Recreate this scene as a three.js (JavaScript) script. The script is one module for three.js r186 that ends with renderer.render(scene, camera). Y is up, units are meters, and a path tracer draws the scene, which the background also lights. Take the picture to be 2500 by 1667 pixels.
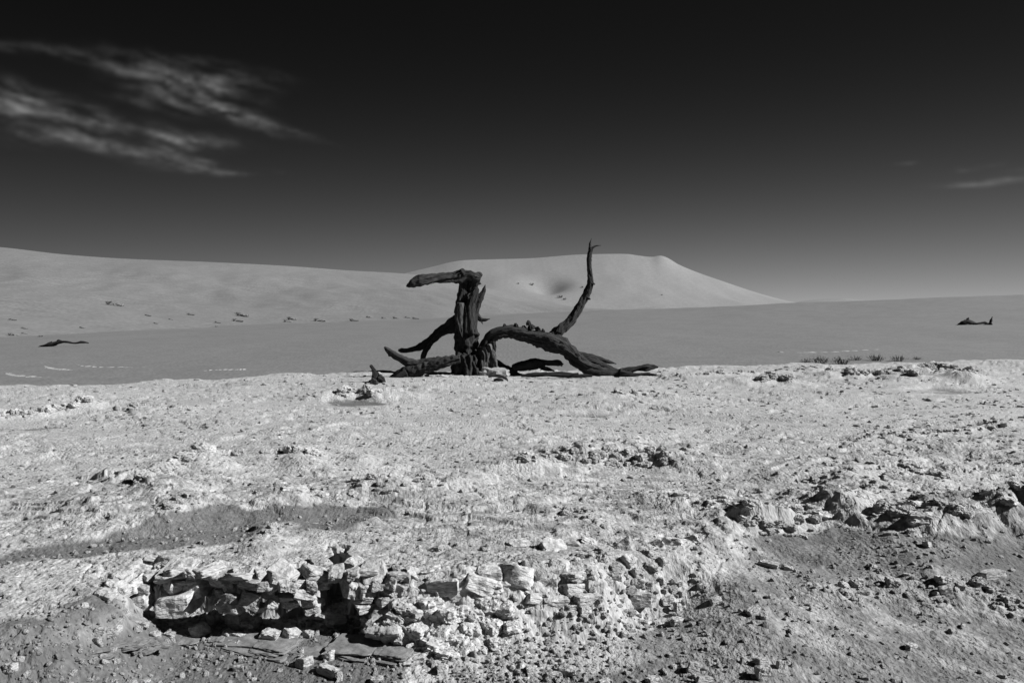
import * as THREE from 'three';
import { mergeGeometries, mergeVertices, toCreasedNormals } from 'three/addons/utils/BufferGeometryUtils.js';

// ---------------------------------------------------------------- camera, sky, sun, exposure
const W = 2500, HH = 1667, F = 1944, EYE = 1.55, HOR = 741;
const PITCH = Math.atan((HH / 2 - HOR) / F);
const scene = new THREE.Scene();
const camera = new THREE.PerspectiveCamera(2 * Math.atan(HH / 2 / F) * 180 / Math.PI, 1024 / 682, 0.1, 9000);
camera.position.set(0, EYE, 0);
camera.rotation.x = -PITCH;
camera.updateMatrixWorld();

const renderer = new THREE.WebGLRenderer({ antialias: true });
renderer.setSize(1024, 682);
renderer.toneMapping = THREE.LinearToneMapping;
renderer.toneMappingExposure = 1.95;
renderer.shadowMap.enabled = true;

const SUN = new THREE.Vector3(0.80, 0.57, 0.15).normalize();
const sun = new THREE.DirectionalLight(0xffffff, 4.7);
sun.position.copy(SUN).multiplyScalar(60).add(new THREE.Vector3(0, 0, -14));
sun.target.position.set(0, 0, -14);
sun.castShadow = true;
sun.shadow.mapSize.set(4096, 4096);
Object.assign(sun.shadow.camera, { left: -25, right: 25, top: 20, bottom: -20, near: 1, far: 150 });
sun.shadow.radius = 1;
scene.add(sun, sun.target);

// ---------------------------------------------------------------- noise helpers
function rng(seed) { let s = seed >>> 0; return () => { s = (s + 0x6D2B79F5) >>> 0; let t = s; t = Math.imul(t ^ (t >>> 15), t | 1); t ^= t + Math.imul(t ^ (t >>> 7), t | 61); return ((t ^ (t >>> 14)) >>> 0) / 4294967296; }; }
const PERM = new Uint8Array(1024), GX = new Float32Array(256), GY = new Float32Array(256), G3 = new Float32Array(768);
{
  const r = rng(7), p = Array.from({ length: 256 }, (_, i) => i);
  for (let i = 255; i > 0; i--) { const j = Math.floor(r() * (i + 1)); [p[i], p[j]] = [p[j], p[i]]; }
  for (let i = 0; i < 1024; i++) PERM[i] = p[i & 255];
  for (let i = 0; i < 256; i++) {
    const a = r() * Math.PI * 2; GX[i] = Math.cos(a); GY[i] = Math.sin(a);
    const z = r() * 2 - 1, b = r() * Math.PI * 2, q = Math.sqrt(1 - z * z);
    G3[3 * i] = q * Math.cos(b); G3[3 * i + 1] = q * Math.sin(b); G3[3 * i + 2] = z;
  }
}
const fade = t => t * t * t * (t * (t * 6 - 15) + 10);
function n2(x, y) {                       // Perlin, about -1..1
  const xf = Math.floor(x), yf = Math.floor(y), X = xf & 255, Y = yf & 255; x -= xf; y -= yf;
  const u = fade(x), v = fade(y);
  const a = PERM[PERM[X] + Y], b = PERM[PERM[X + 1] + Y], c = PERM[PERM[X] + Y + 1], d = PERM[PERM[X + 1] + Y + 1];
  const p = GX[a] * x + GY[a] * y, q = GX[b] * (x - 1) + GY[b] * y, r = GX[c] * x + GY[c] * (y - 1), s = GX[d] * (x - 1) + GY[d] * (y - 1);
  const l = p + (q - p) * u, m = r + (s - r) * u;
  return 1.5 * (l + (m - l) * v);
}
function n3(x, y, z) {
  const xf = Math.floor(x), yf = Math.floor(y), zf = Math.floor(z), X = xf & 255, Y = yf & 255, Z = zf & 255; x -= xf; y -= yf; z -= zf;
  const u = fade(x), v = fade(y), w = fade(z);
  const g = (i, j, k) => { const h = 3 * PERM[PERM[PERM[X + i] + Y + j] + Z + k]; return G3[h] * (x - i) + G3[h + 1] * (y - j) + G3[h + 2] * (z - k); };
  const L = (a, b, t) => a + (b - a) * t;
  return 1.4 * L(L(L(g(0, 0, 0), g(1, 0, 0), u), L(g(0, 1, 0), g(1, 1, 0), u), v), L(L(g(0, 0, 1), g(1, 0, 1), u), L(g(0, 1, 1), g(1, 1, 1), u), v), w);
}
function fbm2(x, y, o) { let s = 0, a = 0.5; for (let i = 0; i < o; i++) { s += a * n2(x, y); x = x * 2.03 + 17.3; y = y * 2.03 - 9.1; a *= 0.5; } return s; }
function fbm3(x, y, z, o) { let s = 0, a = 0.5; for (let i = 0; i < o; i++) { s += a * n3(x, y, z); x = x * 2.03 + 7.3; y = y * 2.03 - 9.1; z = z * 2.03 + 3.7; a *= 0.5; } return s; }
let wF1 = 0, wF2 = 0, wId = 0;
function worley(x, y) {
  const X = Math.floor(x), Y = Math.floor(y); wF1 = 9; wF2 = 9;
  for (let j = -1; j <= 1; j++) for (let i = -1; i <= 1; i++) {
    const h = PERM[PERM[(X + i) & 255] + ((Y + j) & 255)], h2 = PERM[h + 57];
    const dx = X + i + 0.1 + 0.8 * h / 255 - x, dy = Y + j + 0.1 + 0.8 * h2 / 255 - y, d = dx * dx + dy * dy;
    if (d < wF1) { wF2 = wF1; wF1 = d; wId = h2; } else if (d < wF2) wF2 = d;
  }
  wF1 = Math.sqrt(wF1); wF2 = Math.sqrt(wF2);
}
const clamp = (x, a = 0, b = 1) => Math.min(b, Math.max(a, x));
const smooth = (a, b, x) => { const t = clamp((x - a) / (b - a)); return t * t * (3 - 2 * t); };
const lerp = (a, b, t) => a + (b - a) * t;
function pw(list, x) {                    // piecewise smooth table lookup
  if (x <= list[0][0]) return list[0][1];
  for (let i = 1; i < list.length; i++) if (x <= list[i][0]) {
    const p0 = list[Math.max(0, i - 2)], p1 = list[i - 1], p2 = list[i], p3 = list[Math.min(list.length - 1, i + 1)];
    const h = p2[0] - p1[0], t = (x - p1[0]) / h;
    const m1 = p2[0] === p0[0] ? 0 : (p2[1] - p0[1]) / (p2[0] - p0[0]) * h, m2 = p3[0] === p1[0] ? 0 : (p3[1] - p1[1]) / (p3[0] - p1[0]) * h;
    const t2 = t * t, t3 = t2 * t;
    return (2 * t3 - 3 * t2 + 1) * p1[1] + (t3 - 2 * t2 + t) * m1 + (-2 * t3 + 3 * t2) * p2[1] + (t3 - t2) * m2;
  }
  return list[list.length - 1][1];
}

// ---------------------------------------------------------------- sky: dark dry desert air, paler at the horizon, thin cirrus
const ca = Math.cos(-PITCH), sa = Math.sin(-PITCH);
function ray(px, py) {                    // survey direction, scaled so that z = -1
  const y = -(py - HH / 2) / F, yy = y * ca + sa, zz = y * sa - ca;
  return [((px - W / 2) / F) / -zz, yy / -zz];
}
const azel = (px, py) => { const [a, b] = ray(px, py); return [Math.atan(a), Math.atan(b / Math.hypot(1, a))]; };
{
  const SW = 2048, SH = 1024, data = new Float32Array(SW * SH * 4);
  const D = Math.PI / 180;
  // cirrus patches: azimuth, elevation, half length, half width (all degrees), tilt, strength
  const blob = (px, py, rx, ry, tilt, s) => { const [a, e] = azel(px, py); return [a, e, rx / F, ry / F, tilt * D, s]; };
  const cl = [
    blob(60, 248, 130, 30, -9, .17), blob(170, 285, 120, 24, -6, .13), blob(-140, 215, 160, 50, -12, .14), blob(60, 118, 110, 12, 6, .06),
    blob(330, 178, 110, 22, -10, .09), blob(440, 205, 110, 34, -14, .17), blob(520, 200, 110, 30, 4, .12), blob(450, 245, 110, 36, 0, .10), blob(570, 280, 90, 17, -15, .27), blob(655, 304, 90, 9, -13, .17),
    blob(400, 150, 110, 14, 6, .05), blob(110, 338, 60, 18, 6, .10), blob(230, 348, 70, 17, -9, .19), blob(320, 375, 80, 17, -15, .17), blob(400, 330, 40, 20, -30, .09), blob(460, 345, 90, 20, 2, .16),
    blob(450, 388, 70, 18, -12, .15), blob(540, 420, 90, 8, 2, .10), blob(480, 410, 50, 12, 0, .07),
    blob(2440, 443, 80, 6, 0, .15), blob(2345, 452, 26, 4, 3, .07), blob(2395, 409, 32, 4, 4, .12), blob(2205, 401, 22, 3, 0, .05), blob(2600, 410, 70, 7, 0, .08),
  ];
  for (let j = 0; j < SH; j++) {
    const el = ((j + .5) / SH - .5) * Math.PI;
    for (let i = 0; i < SW; i++) {
      const th = ((i + .5) / SW - .5) * 2 * Math.PI;           // atan2(z, x)
      const dx = Math.cos(el) * Math.cos(th), dz = Math.cos(el) * Math.sin(th);
      const az = Math.atan2(dx, -dz);
      const eld = Math.max(0, el) / D;
      const toSun = Math.pow(0.5 + 0.5 * Math.cos(az - 75 * D), 1.25);
      let L = (.0045 + .285 * Math.exp(-eld / 4.0)) * lerp(.45, 1.42, toSun);
      let c = 0;
      if (Math.abs(az) < 1.1 && el > 0 && el < .6) {
        const wx = .009 * fbm2(az * 14 + 3, el * 26, 3), wy = .005 * fbm2(az * 13 + 40, el * 30 + 8, 4);
        let m = 0;
        for (const b of cl) {
          const ux = az - b[0] + wx, uy = el - b[1] + wy;
          const ct = Math.cos(b[4]), st = Math.sin(b[4]);
          const p = (ux * ct + uy * st) / b[2], q = (-ux * st + uy * ct) / b[3], r = p * p * 1.2 + q * q * 1.9;
          if (r < 6) m += b[5] * Math.exp(-r);
        }
        if (m > .001) {
          const s = az * Math.cos(.18) - el * Math.sin(.18), t = az * Math.sin(.18) + el * Math.cos(.18);
          const fib = .5 + .5 * fbm2(s * 20 + wx * 60, t * 120 + wy * 240, 5) * 1.9;
          const puff = .5 + .75 * fbm2(az * 34 + 9, el * 62, 5) * 1.5;
          c = .62 * m * clamp(2.3 * fib * (.25 + fib * .75) * (.4 + puff) - .04, 0, 2.2);
        }
      }
      L += c * .75; L *= .52;
      const k = 4 * (j * SW + i); data[k] = data[k + 1] = data[k + 2] = L; data[k + 3] = 1;
    }
  }
  const t = new THREE.DataTexture(data, SW, SH, THREE.RGBAFormat, THREE.FloatType);
  t.mapping = THREE.EquirectangularReflectionMapping; t.magFilter = THREE.LinearFilter; t.minFilter = THREE.LinearFilter;
  t.wrapS = THREE.RepeatWrapping; t.needsUpdate = true;
  scene.background = t; scene.environment = t;
}

// ---------------------------------------------------------------- textures (tiling noise)
function tileTex(size, fn, srgb) {        // fn(u, v) 0..1 -> 0..1, tiles when fn does
  const d = new Uint8Array(size * size * 4);
  for (let j = 0; j < size; j++) for (let i = 0; i < size; i++) {
    const v = Math.round(255 * clamp(fn(i / size, j / size))), k = 4 * (j * size + i); d[k] = d[k + 1] = d[k + 2] = v; d[k + 3] = 255;
  }
  const t = new THREE.DataTexture(d, size, size); t.wrapS = t.wrapT = THREE.RepeatWrapping; t.magFilter = THREE.LinearFilter; t.minFilter = THREE.LinearMipmapLinearFilter; t.generateMipmaps = true;
  if (srgb) t.colorSpace = THREE.SRGBColorSpace; t.needsUpdate = true; return t;
}
function tn(u, v, f, g = f, o = 3, ph = 0) { // tiling fbm on a torus-blend
  let s = 0, a = .5;
  for (let k = 0; k < o; k++) {
    const x = u * f, y = v * g;
    const A = n2(x + ph, y), B = n2(x - f + ph, y), C = n2(x + ph, y - g), Dv = n2(x - f + ph, y - g);
    s += a * lerp(lerp(A, B, fade(u)), lerp(C, Dv, fade(u)), fade(v)); f *= 2; g *= 2; a *= .55; ph += 31;
  }
  return s;
}
const texGrit = tileTex(512, (u, v) => .5 + .9 * tn(u, v, 24, 24, 4, 3));
const texGritC = tileTex(512, (u, v) => .86 + .30 * tn(u, v, 40, 40, 4, 11), true);
const texRock = tileTex(512, (u, v) => .5 + .55 * tn(u, v, 7, 9, 5, 5) + .18 * Math.abs(tn(u, v, 4, 20, 3, 50)));
const texRockC = tileTex(512, (u, v) => .84 + .26 * tn(u, v, 9, 9, 5, 21) - .12 * Math.max(0, tn(u, v, 5, 5, 2, 71)), true);
const texBark = tileTex(512, (u, v) => .55 + .55 * tn(u, v, 26, 3, 4, 5) + .25 * tn(u, v, 60, 9, 2, 9));
const texBarkC = tileTex(512, (u, v) => .58 + .85 * tn(u, v, 30, 4, 4, 15) + .6 * tn(u, v, 5, 3, 3, 33), true);
const texSand = tileTex(512, (u, v) => .5 + .5 * tn(u, v, 30, 10, 4, 8));
const texDune = tileTex(1024, (u, v) => .88 + .24 * tn(u, v, 60, 60, 3, 4) + .10 * tn(u, v, 9, 14, 3, 14), true);
const grey = v => new THREE.Color().setRGB(v, v, v);
const rep = (t, s) => { const c = t.clone(); c.repeat.set(s, s); c.needsUpdate = true; return c; };
const mGround = new THREE.MeshStandardMaterial({ color: grey(1), vertexColors: true, roughness: 1, map: rep(texGritC, 1.1), bumpMap: rep(texGrit, 1.7), bumpScale: .010 });
const mSand = new THREE.MeshStandardMaterial({ color: grey(1), vertexColors: true, roughness: 1, bumpMap: rep(texSand, .4), bumpScale: .012, map: rep(texGritC, .3) });
const mDune = new THREE.MeshStandardMaterial({ color: grey(1), vertexColors: true, roughness: 1, map: rep(texDune, .045) });
const mRocks = [.42, .47, .52, .37].map(v => new THREE.MeshStandardMaterial({ color: grey(v), roughness: 1, map: texRockC, bumpMap: texRock, bumpScale: .02 }));
const mShelf = new THREE.MeshStandardMaterial({ color: grey(.2), roughness: 1, map: texRockC, bumpMap: texRock, bumpScale: .012 });
const mClay = new THREE.MeshStandardMaterial({ color: grey(.30), roughness: 1, map: texRockC, bumpMap: texRock, bumpScale: .012 });
const mWood = new THREE.MeshStandardMaterial({ color: grey(.036), roughness: .92, map: texBarkC, bumpMap: texBark, bumpScale: .035 });
const mWoodDark = new THREE.MeshStandardMaterial({ color: grey(.014), roughness: .95, map: texBarkC, bumpMap: texBark, bumpScale: .02 });
const mWoodPale = new THREE.MeshStandardMaterial({ color: grey(.10), roughness: .95, map: texBarkC, bumpMap: texBark, bumpScale: .02 });
const mShrub = new THREE.MeshStandardMaterial({ color: grey(.05), roughness: 1, side: THREE.DoubleSide });
const mShrubPale = new THREE.MeshStandardMaterial({ color: grey(.085), roughness: 1, side: THREE.DoubleSide });

// ---------------------------------------------------------------- naming helpers
const used = new Map();
function numbered(n) { const k = used.get(n) || 0; used.set(n, k + 1); return k ? `${n}_${String(k).padStart(3, '0')}` : n; }
function sh(o) { o.castShadow = o.receiveShadow = true; return o; }
function thing(name, label, category, p, group) {
  const o = new THREE.Group(); o.name = numbered(name); o.position.set(...p); o.userData = { label, category }; if (group) o.userData.group = group; scene.add(o); return o;
}
function part(name, geo, mat, parent) { const m = sh(new THREE.Mesh(geo, mat)); m.name = name; parent.add(m); return m; }
function single(name, geo, mat, label, category, group) {
  const m = sh(new THREE.Mesh(geo, mat)); m.name = numbered(name); m.userData = { label, category }; if (group) m.userData.group = group; scene.add(m); return m;
}
function struct(name, geo, mat) { const m = sh(new THREE.Mesh(geo, mat)); m.name = name; m.userData.kind = 'structure'; scene.add(m); return m; }

// ---------------------------------------------------------------- terrain
const onPlane = (px, py, h = 0) => { const [a, b] = ray(px, py); const d = (h - EYE) / b; return [a * d, -d]; };
const edge = [[-600, 956], [0, 944], [300, 932], [600, 919], [900, 907], [1250, 903], [1600, 899], [1800, 893], [2000, 887], [2200, 884], [2500, 876], [3200, 866]];
const edgeD = s => { const px = W / 2 + s * F; const [, b] = ray(px, pw(edge, px)); return EYE / -b; };

function hollow(list, depth) {
  const p = list.map(([x, y, w]) => [...onPlane(x, y), w]);
  let x0 = 1e9, x1 = -1e9, z0 = 1e9, z1 = -1e9; for (const q of p) { x0 = Math.min(x0, q[0]); x1 = Math.max(x1, q[0]); z0 = Math.min(z0, q[1]); z1 = Math.max(z1, q[1]); }
  return { p, depth, box: [x0, x1, z0, z1] };
}
let hDist = 9;
function hollowAt(H, x, z) {
  const b = H.box; if (x < b[0] || x > b[1] || z < b[2] || z > b[3]) return 0;
  const p = H.p; let inside = false, f = 1; hDist = 9;
  for (let i = 0, n = p.length; i < n; i++) {
    const a = p[i], c = p[(i + 1) % n];
    if ((a[1] > z) !== (c[1] > z) && x < (c[0] - a[0]) * (z - a[1]) / (c[1] - a[1]) + a[0]) inside = !inside;
    const ex = c[0] - a[0], ez = c[1] - a[1], t = clamp(((x - a[0]) * ex + (z - a[1]) * ez) / (ex * ex + ez * ez));
    const dx = a[0] + ex * t - x, dz = a[1] + ez * t - z, w = lerp(a[2], c[2], t), q = Math.sqrt(dx * dx + dz * dz), d = q / w;
    if (d < f) f = d; if (w > .02 && q < hDist) hDist = q;
  }
  return inside ? f * f * (3 - 2 * f) : 0;
}
const lowland = hollow([[-1500, 1575, .9], [-200, 1535, .8], [60, 1500, .7], [200, 1462, .5], [285, 1410, .2], [335, 1376, .06], [352, 1352, .05], [385, 1350, .05], [400, 1364, .05], [530, 1368, .05], [650, 1374, .05], [772, 1366, .05], [792, 1325, .05], [848, 1325, .05], [868, 1366, .05], [900, 1368, .05], [985, 1380, .08],
  [1010, 1396, .34], [1100, 1392, .36], [1200, 1388, .36], [1320, 1380, .36], [1420, 1374, .4], [1480, 1350, .4], [1560, 1335, .4], [1660, 1325, .4], [1745, 1300, .35], [1770, 1276, .35], [1740, 1258, .2], [1860, 1262, .16], [1960, 1255, .16], [2040, 1240, .14], [2080, 1255, .45],
  [2200, 1275, .45], [2300, 1285, .45], [2400, 1285, .25], [2420, 1262, .3], [2450, 1270, .3], [2540, 1275, .3], [3600, 1285, .3], [3600, 3600, .01], [-1500, 3600, .01]],
  null);
function lowDepth(x, d, f, q) {              // a step at the rim, then a slope
  const r = smooth(.75, 1.5, x), l = smooth(-2.25, -2.6, x);
  return f * lerp(lerp(.30, .05, l), .05, r) + smooth(0, 1.5, q) * lerp(lerp(.06, .24, l), .22, r) + .05 * smooth(4.5, 3.8, d) * f;
}
const hollows = [lowland,
  hollow([[-350, 1400, .3], [-100, 1362, .3], [150, 1330, .3], [300, 1305, .2], [413, 1281, .4], [467, 1272, .4], [538, 1264, .45], [598, 1258, .45], [657, 1261, .45], [746, 1252, .4], [865, 1240, .4], [945, 1248, .4], [945, 1262, .3], [850, 1300, .5], [746, 1303, .5], [642, 1316, .4], [621, 1330, .5], [479, 1340, .6], [300, 1358, .6], [150, 1375, .5], [-100, 1405, .4]], () => .035),
  hollow([[2170, 955, .4], [2260, 940, .4], [2340, 945, .4], [2420, 958, .5], [2360, 968, .6], [2240, 966, .6]], () => .03),
  hollow([[-80, 1040, .3], [60, 1042, .2], [150, 1036, .2], [220, 1040, .5], [60, 1062, .8], [-120, 1062, .8]], () => .025),
  hollow([[770, 980, .3], [850, 973, .2], [930, 980, .2], [1000, 990, .5], [900, 1003, .8], [760, 1003, .8]], () => .02),
  hollow([[1330, 1005, .3], [1420, 1000, .2], [1520, 1003, .2], [1500, 1015, .6], [1380, 1018, .6]], () => .05),
];
// rubbly risers: survey points of the crest, height, front width, back width, rubble, stones
const OUT = [
  { k: 'bank', pts: [[345, 1222], [395, 1190], [455, 1170], [520, 1150], [600, 1141], [690, 1136], [775, 1140]], h: .20, wf: .42, wb: 1.2, rub: .03, n: 90, s: [.05, .15], lab: 'curved rubble-topped clay bank left of centre, above the left sand hollow' },
  { k: 'knolls', dome: true, pts: [[705, 1243], [760, 1230], [830, 1226], [905, 1220], [975, 1218], [1090, 1204]], h: .14, wf: .16, wb: .9, rub: .035, n: 34, s: [.04, .12], lab: 'rounded boulders along the far rim of the left sand hollow' },
  { k: 'row', pts: [[1275, 1155], [1330, 1142], [1400, 1131], [1480, 1129], [1560, 1131], [1640, 1136]], h: .15, wf: .22, wb: .9, rub: .05, n: 120, s: [.035, .11], lab: 'long low row of broken rubble in the middle of the pan' },
  { k: 'rim', dome: true, pts: [[1650, 1232], [1720, 1236], [1790, 1262], [1870, 1268], [1950, 1262], [2040, 1244]], h: .10, wf: .16, wb: .8, rub: .06, n: 60, s: [.03, .10], lab: 'knobbly pale ledge right of centre, on the upper rim of the right hollow' },
  { k: 'slab', dome: true, pts: [[2010, 1160], [2080, 1145], [2170, 1138], [2260, 1160], [2275, 1172]], h: .11, wf: .35, wb: .9, rub: .035, n: 30, s: [.03, .10], lab: 'domed cracked slab outcrop upslope of the right hollow' },
  { k: 'domes', dome: true, pts: [[2090, 1252], [2160, 1262], [2230, 1275], [2320, 1275], [2395, 1278]], h: .12, wf: .12, wb: .8, rub: .06, n: 44, s: [.04, .13], lab: 'rounded clay domes overlooking the dark sand of the right hollow' },
  { k: 'corner', dome: true, pts: [[2425, 1268], [2480, 1258], [2560, 1266], [2700, 1270]], h: .18, wf: .14, wb: .8, rub: .06, n: 26, s: [.04, .13], lab: 'dark creviced outcrop at the right edge of the frame' },
  { k: 'line', pts: [[2060, 1095], [2160, 1085], [2260, 1072], [2360, 1058], [2440, 1052]], h: .07, wf: .12, wb: 1.0, rub: .04, n: 46, s: [.03, .09], lab: 'long straight rubble ridge running up to the right side of the pan' },
  { k: 'far1', pts: [[2070, 919], [2120, 915], [2200, 917], [2235, 930]], h: .15, wf: .25, wb: 1.4, rub: .04, n: 60, s: [.06, .18], lab: 'far undercut clay ledge near the pan edge, left of the crumbling mound' },
  { k: 'far2', dome: true, pts: [[2245, 912], [2290, 905], [2340, 915], [2368, 934]], h: .20, wf: .35, wb: 1.2, rub: .06, n: 70, s: [.07, .22], lab: 'far crumbling mound of clay rubble near the pan edge at right' },
  { k: 'far3', pts: [[1855, 938], [1890, 932], [1925, 936]], h: .14, wf: .2, wb: 1.0, rub: .06, n: 34, s: [.05, .18], lab: 'small far dark-fronted ledge right of the fallen tree' },
  { k: 'far4', pts: [[825, 976], [870, 973], [925, 977]], h: .14, wf: .14, wb: 1.4, rub: .06, n: 44, s: [.05, .16], lab: 'dark-fronted rubble ledge on the pan just below the small stump' },
  { k: 'far5', pts: [[-60, 1030], [10, 1026], [70, 1022], [150, 1012], [230, 1004]], h: .14, wf: .2, wb: 1.2, rub: .07, n: 70, s: [.04, .15], lab: 'rubble ledge at the left edge of the pan' },
  { k: 'far6', pts: [[1500, 975], [1560, 968], [1610, 972]], h: .10, wf: .2, wb: 1.2, rub: .05, n: 16, s: [.04, .12], lab: 'low rubble patch on the pan in front of the arching limb end' },
  { k: 'far7', pts: [[1700, 925], [1850, 916], [1990, 910]], h: .07, wf: .2, wb: 1.2, rub: .05, n: 30, s: [.04, .12], lab: 'string of small clods between the fallen tree and the undercut ledge' },
  { k: 'far8', pts: [[280, 1014], [320, 1008], [350, 1012]], h: .09, wf: .15, wb: 1.0, rub: .04, n: 9, s: [.05, .12], lab: 'small dark clod ledge on the left of the pan' },
  { k: 'mid1', pts: [[1340, 1250], [1400, 1255], [1440, 1275]], h: .05, wf: .12, wb: .5, rub: .03, n: 10, s: [.03, .08], lab: 'small cluster of dark clods above the middle of the front ledge' },
  { k: 'mid2', pts: [[640, 1330], [660, 1310], [690, 1300]], h: .05, wf: .12, wb: .4, rub: .03, n: 14, s: [.02, .07], lab: 'small heap of rubble at the near rim of the left sand hollow' },
  { k: 'mid3', pts: [[410, 1278], [440, 1268], [480, 1262]], h: .05, wf: .1, wb: .4, rub: .03, n: 14, s: [.02, .07], lab: 'small rubble clump at the far left corner of the left sand hollow' },
  { k: 'mid4', pts: [[1940, 1175], [2000, 1180], [2060, 1185]], h: .05, wf: .15, wb: .6, rub: .04, n: 20, s: [.02, .07], lab: 'scatter of dark clods left of the domed slab' },
  { k: 'mid5', pts: [[1940, 1208], [2040, 1212], [2160, 1200]], h: .05, wf: .15, wb: .6, rub: .05, n: 24, s: [.02, .07], lab: 'crumbly clay step between the domed slab and the rim of the right hollow' },
  { k: 'low1', pts: [[2050, 1452], [2150, 1440], [2280, 1432], [2380, 1450], [2500, 1478], [2620, 1500]], h: .07, wf: .16, wb: .5, rub: .04, n: 40, s: [.025, .09], lab: 'worn stony step crossing the right hollow, lower right' },
  { k: 'low2', pts: [[2080, 1388], [2180, 1382], [2290, 1392]], h: .04, wf: .2, wb: .5, rub: .03, n: 12, s: [.02, .06], lab: 'faint pale step across the middle of the right hollow' },
].map(o => ({ ...o, w: o.pts.map(([x, y]) => onPlane(x, y, o.k.startsWith('low') ? -.2 : 0)) }));
for (const o of OUT) { const r = Math.max(o.wf, o.wb) * 1.1; o.box = [Math.min(...o.w.map(p => p[0])) - r, Math.max(...o.w.map(p => p[0])) + r, Math.min(...o.w.map(p => p[1])) - r, Math.max(...o.w.map(p => p[1])) + r]; }
function outAt(o, x, z) {
  const b = o.box; if (x < b[0] || x > b[1] || z < b[2] || z > b[3]) return 0;
  let best = 1e9, side = 1;
  for (let i = 0; i + 1 < o.w.length; i++) {
    const a = o.w[i], c = o.w[i + 1], ex = c[0] - a[0], ez = c[1] - a[1], t = clamp(((x - a[0]) * ex + (z - a[1]) * ez) / (ex * ex + ez * ez));
    const dx = x - a[0] - ex * t, dz = z - a[1] - ez * t, d = dx * dx + dz * dz;
    if (d < best) { best = d; side = (ex * dz - ez * dx) * Math.sign(ex || 1) / (Math.hypot(ex, ez) * Math.sqrt(d) + 1e-6); }
  }
  const d = Math.sqrt(best);
  return 1 - smooth(-.02, lerp(o.wb, o.wf * 1.5 + .08, smooth(-.7, .7, side)), d);
}
let tSand = 0, tRub = 0, tLow = 0, tFleck = 0, tRim = 0;
function ground(x, z) {
  const d = -z, near = smooth(11, 6, d), fine = smooth(8, 4.5, d);
  const wx = x + .035 * n2(x * 5 + 3, z * 5) + .02 * n2(x * 13, z * 13 + 7), wz = z + .035 * n2(x * 5 + 40, z * 5 + 9) + .02 * n2(x * 13 + 77, z * 13);
  let h = .045 * smooth(18, 10, d) * n2(x * .22 + 5, z * .22) + .03 * n2(x * .6 + 1, z * .6) - .02;
  tSand = 0; tRub = 0;
  tLow = hollowAt(lowland, wx, wz);
  if (tLow > 0) h -= lowDepth(x, d, tLow, hDist);
  const rimQ = tLow > 0 ? hDist : 9; tLow = Math.max(tLow * .999, 0);
  for (let i = 1; i < hollows.length; i++) { const f = hollowAt(hollows[i], wx, wz); if (f > 0) { h -= hollows[i].depth() * f; tSand = Math.max(tSand, f); } }
  for (const o of OUT) {
    const f = outAt(o, wx, wz); if (f <= 0) continue;
    h += o.h * .85 * f * (.7 + .6 * n2(x * 2.2 + 8, z * 2.2)); tRub = Math.max(tRub, o.rub * .6 * smooth(.25, .95, f)); tSand *= 1 - smooth(.2, .6, f);
  }
  // worn layers of crust: low crisp scarps winding over the pan
  const TA = smooth(4.9, 5.6, d) * (1 - smooth(0, .3, tLow)) * (1 - .8 * tSand);
  if (TA > .01) {
    const T = n2(x * .36 + 13, z * .55 + 2) + .35 * n2(x * 1.1 + 4, z * 1.5) + .12 * n2(x * 4.5, z * 5.5);
    h += TA * (.024 * smooth(.08, .13, T) + .018 * smooth(-.30, -.25, T) + .022 * smooth(.42, .47, T) + .05 * smooth(15, 9, d) * n2(x * .5 + 90, z * .6));
    const T2 = n2(x * .75 - z * .35 + 31, z * 1.5 + 6) + .4 * n2(x * 2.1, z * 3.1 + 14) + .14 * n2(x * 7, z * 9), m2 = TA * smooth(10.5, 8, d) * (.35 + .65 * smooth(-.2, .5, n2(x * .4 + 70, z * .5)));
    h += m2 * .019 * (smooth(-.33, -.30, T2) + smooth(-.06, -.03, T2) + smooth(.20, .23, T2) + smooth(.46, .49, T2));
  }
  // bouldery skin of the front ledge's right half and of the rims
  const rimBand = tLow > 0 && tLow < 1 ? Math.sin(Math.PI * tLow) * smooth(-2.45, -2.3, x) * lerp(1, .4, smooth(.6, 1, x)) * smooth(.32, .16, rimQ) : 0; tRim = rimBand;
  const face = smooth(-.62, -.4, x) * Math.max(1 - smooth(-.05, .2, x), (1 - smooth(.45, .8, x)) * smooth(4.35, 4.5, d)) * smooth(3.98, 4.15, d - .12 * n2(x * 3, 5.5)) * smooth(4.95, 4.6, d);
  tRub = Math.max(tRub, .03 * rimBand, .05 * face * smooth(-.1, .45, n2(x * 2.1 + 3, z * 2.6 + 1) + .25));
  if (tRub > .002) {
    worley(wx * 9, wz * 11); let l = Math.sqrt(Math.max(0, 1 - wF1 * wF1 * 1.1));
    worley(wx * 21 + 5, wz * 24); l += .3 * Math.sqrt(Math.max(0, 1 - wF1 * wF1 * 1.1));
    h += tRub * (l - .75) + tRub * .5 * n2(x * 4, z * 4);
  }
  tLow *= 1 - .5 * face;
  const sandy = Math.max(tSand, smooth(.5, 1, tLow));
  // clay crust: patches of flaked, pitted skin
  const rough = smooth(-.25, .45, n2(x * .55 + 60, z * .8) + .5 * n2(x * 1.7, z * 2.3 + 5)), far = smooth(7, 14, d);
  const ux = x + .12 * n2(x * 3, z * 3 + 9), uz = z + .12 * n2(x * 3 + 21, z * 3);
  const f1 = n2(ux * 2.4 + uz * .6, uz * 3.6) + .55 * n2(ux * 6.5, uz * 8.5 + 3), f2 = n2(ux * 12 + 4, uz * 14) + .6 * n2(ux * 27, uz * 31);
  const f3 = n2(ux * 5.2 + 44, uz * 6.6) + .5 * n2(ux * 13, uz * 15 + 8);
  const crust = 1 - .85 * sandy;
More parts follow.
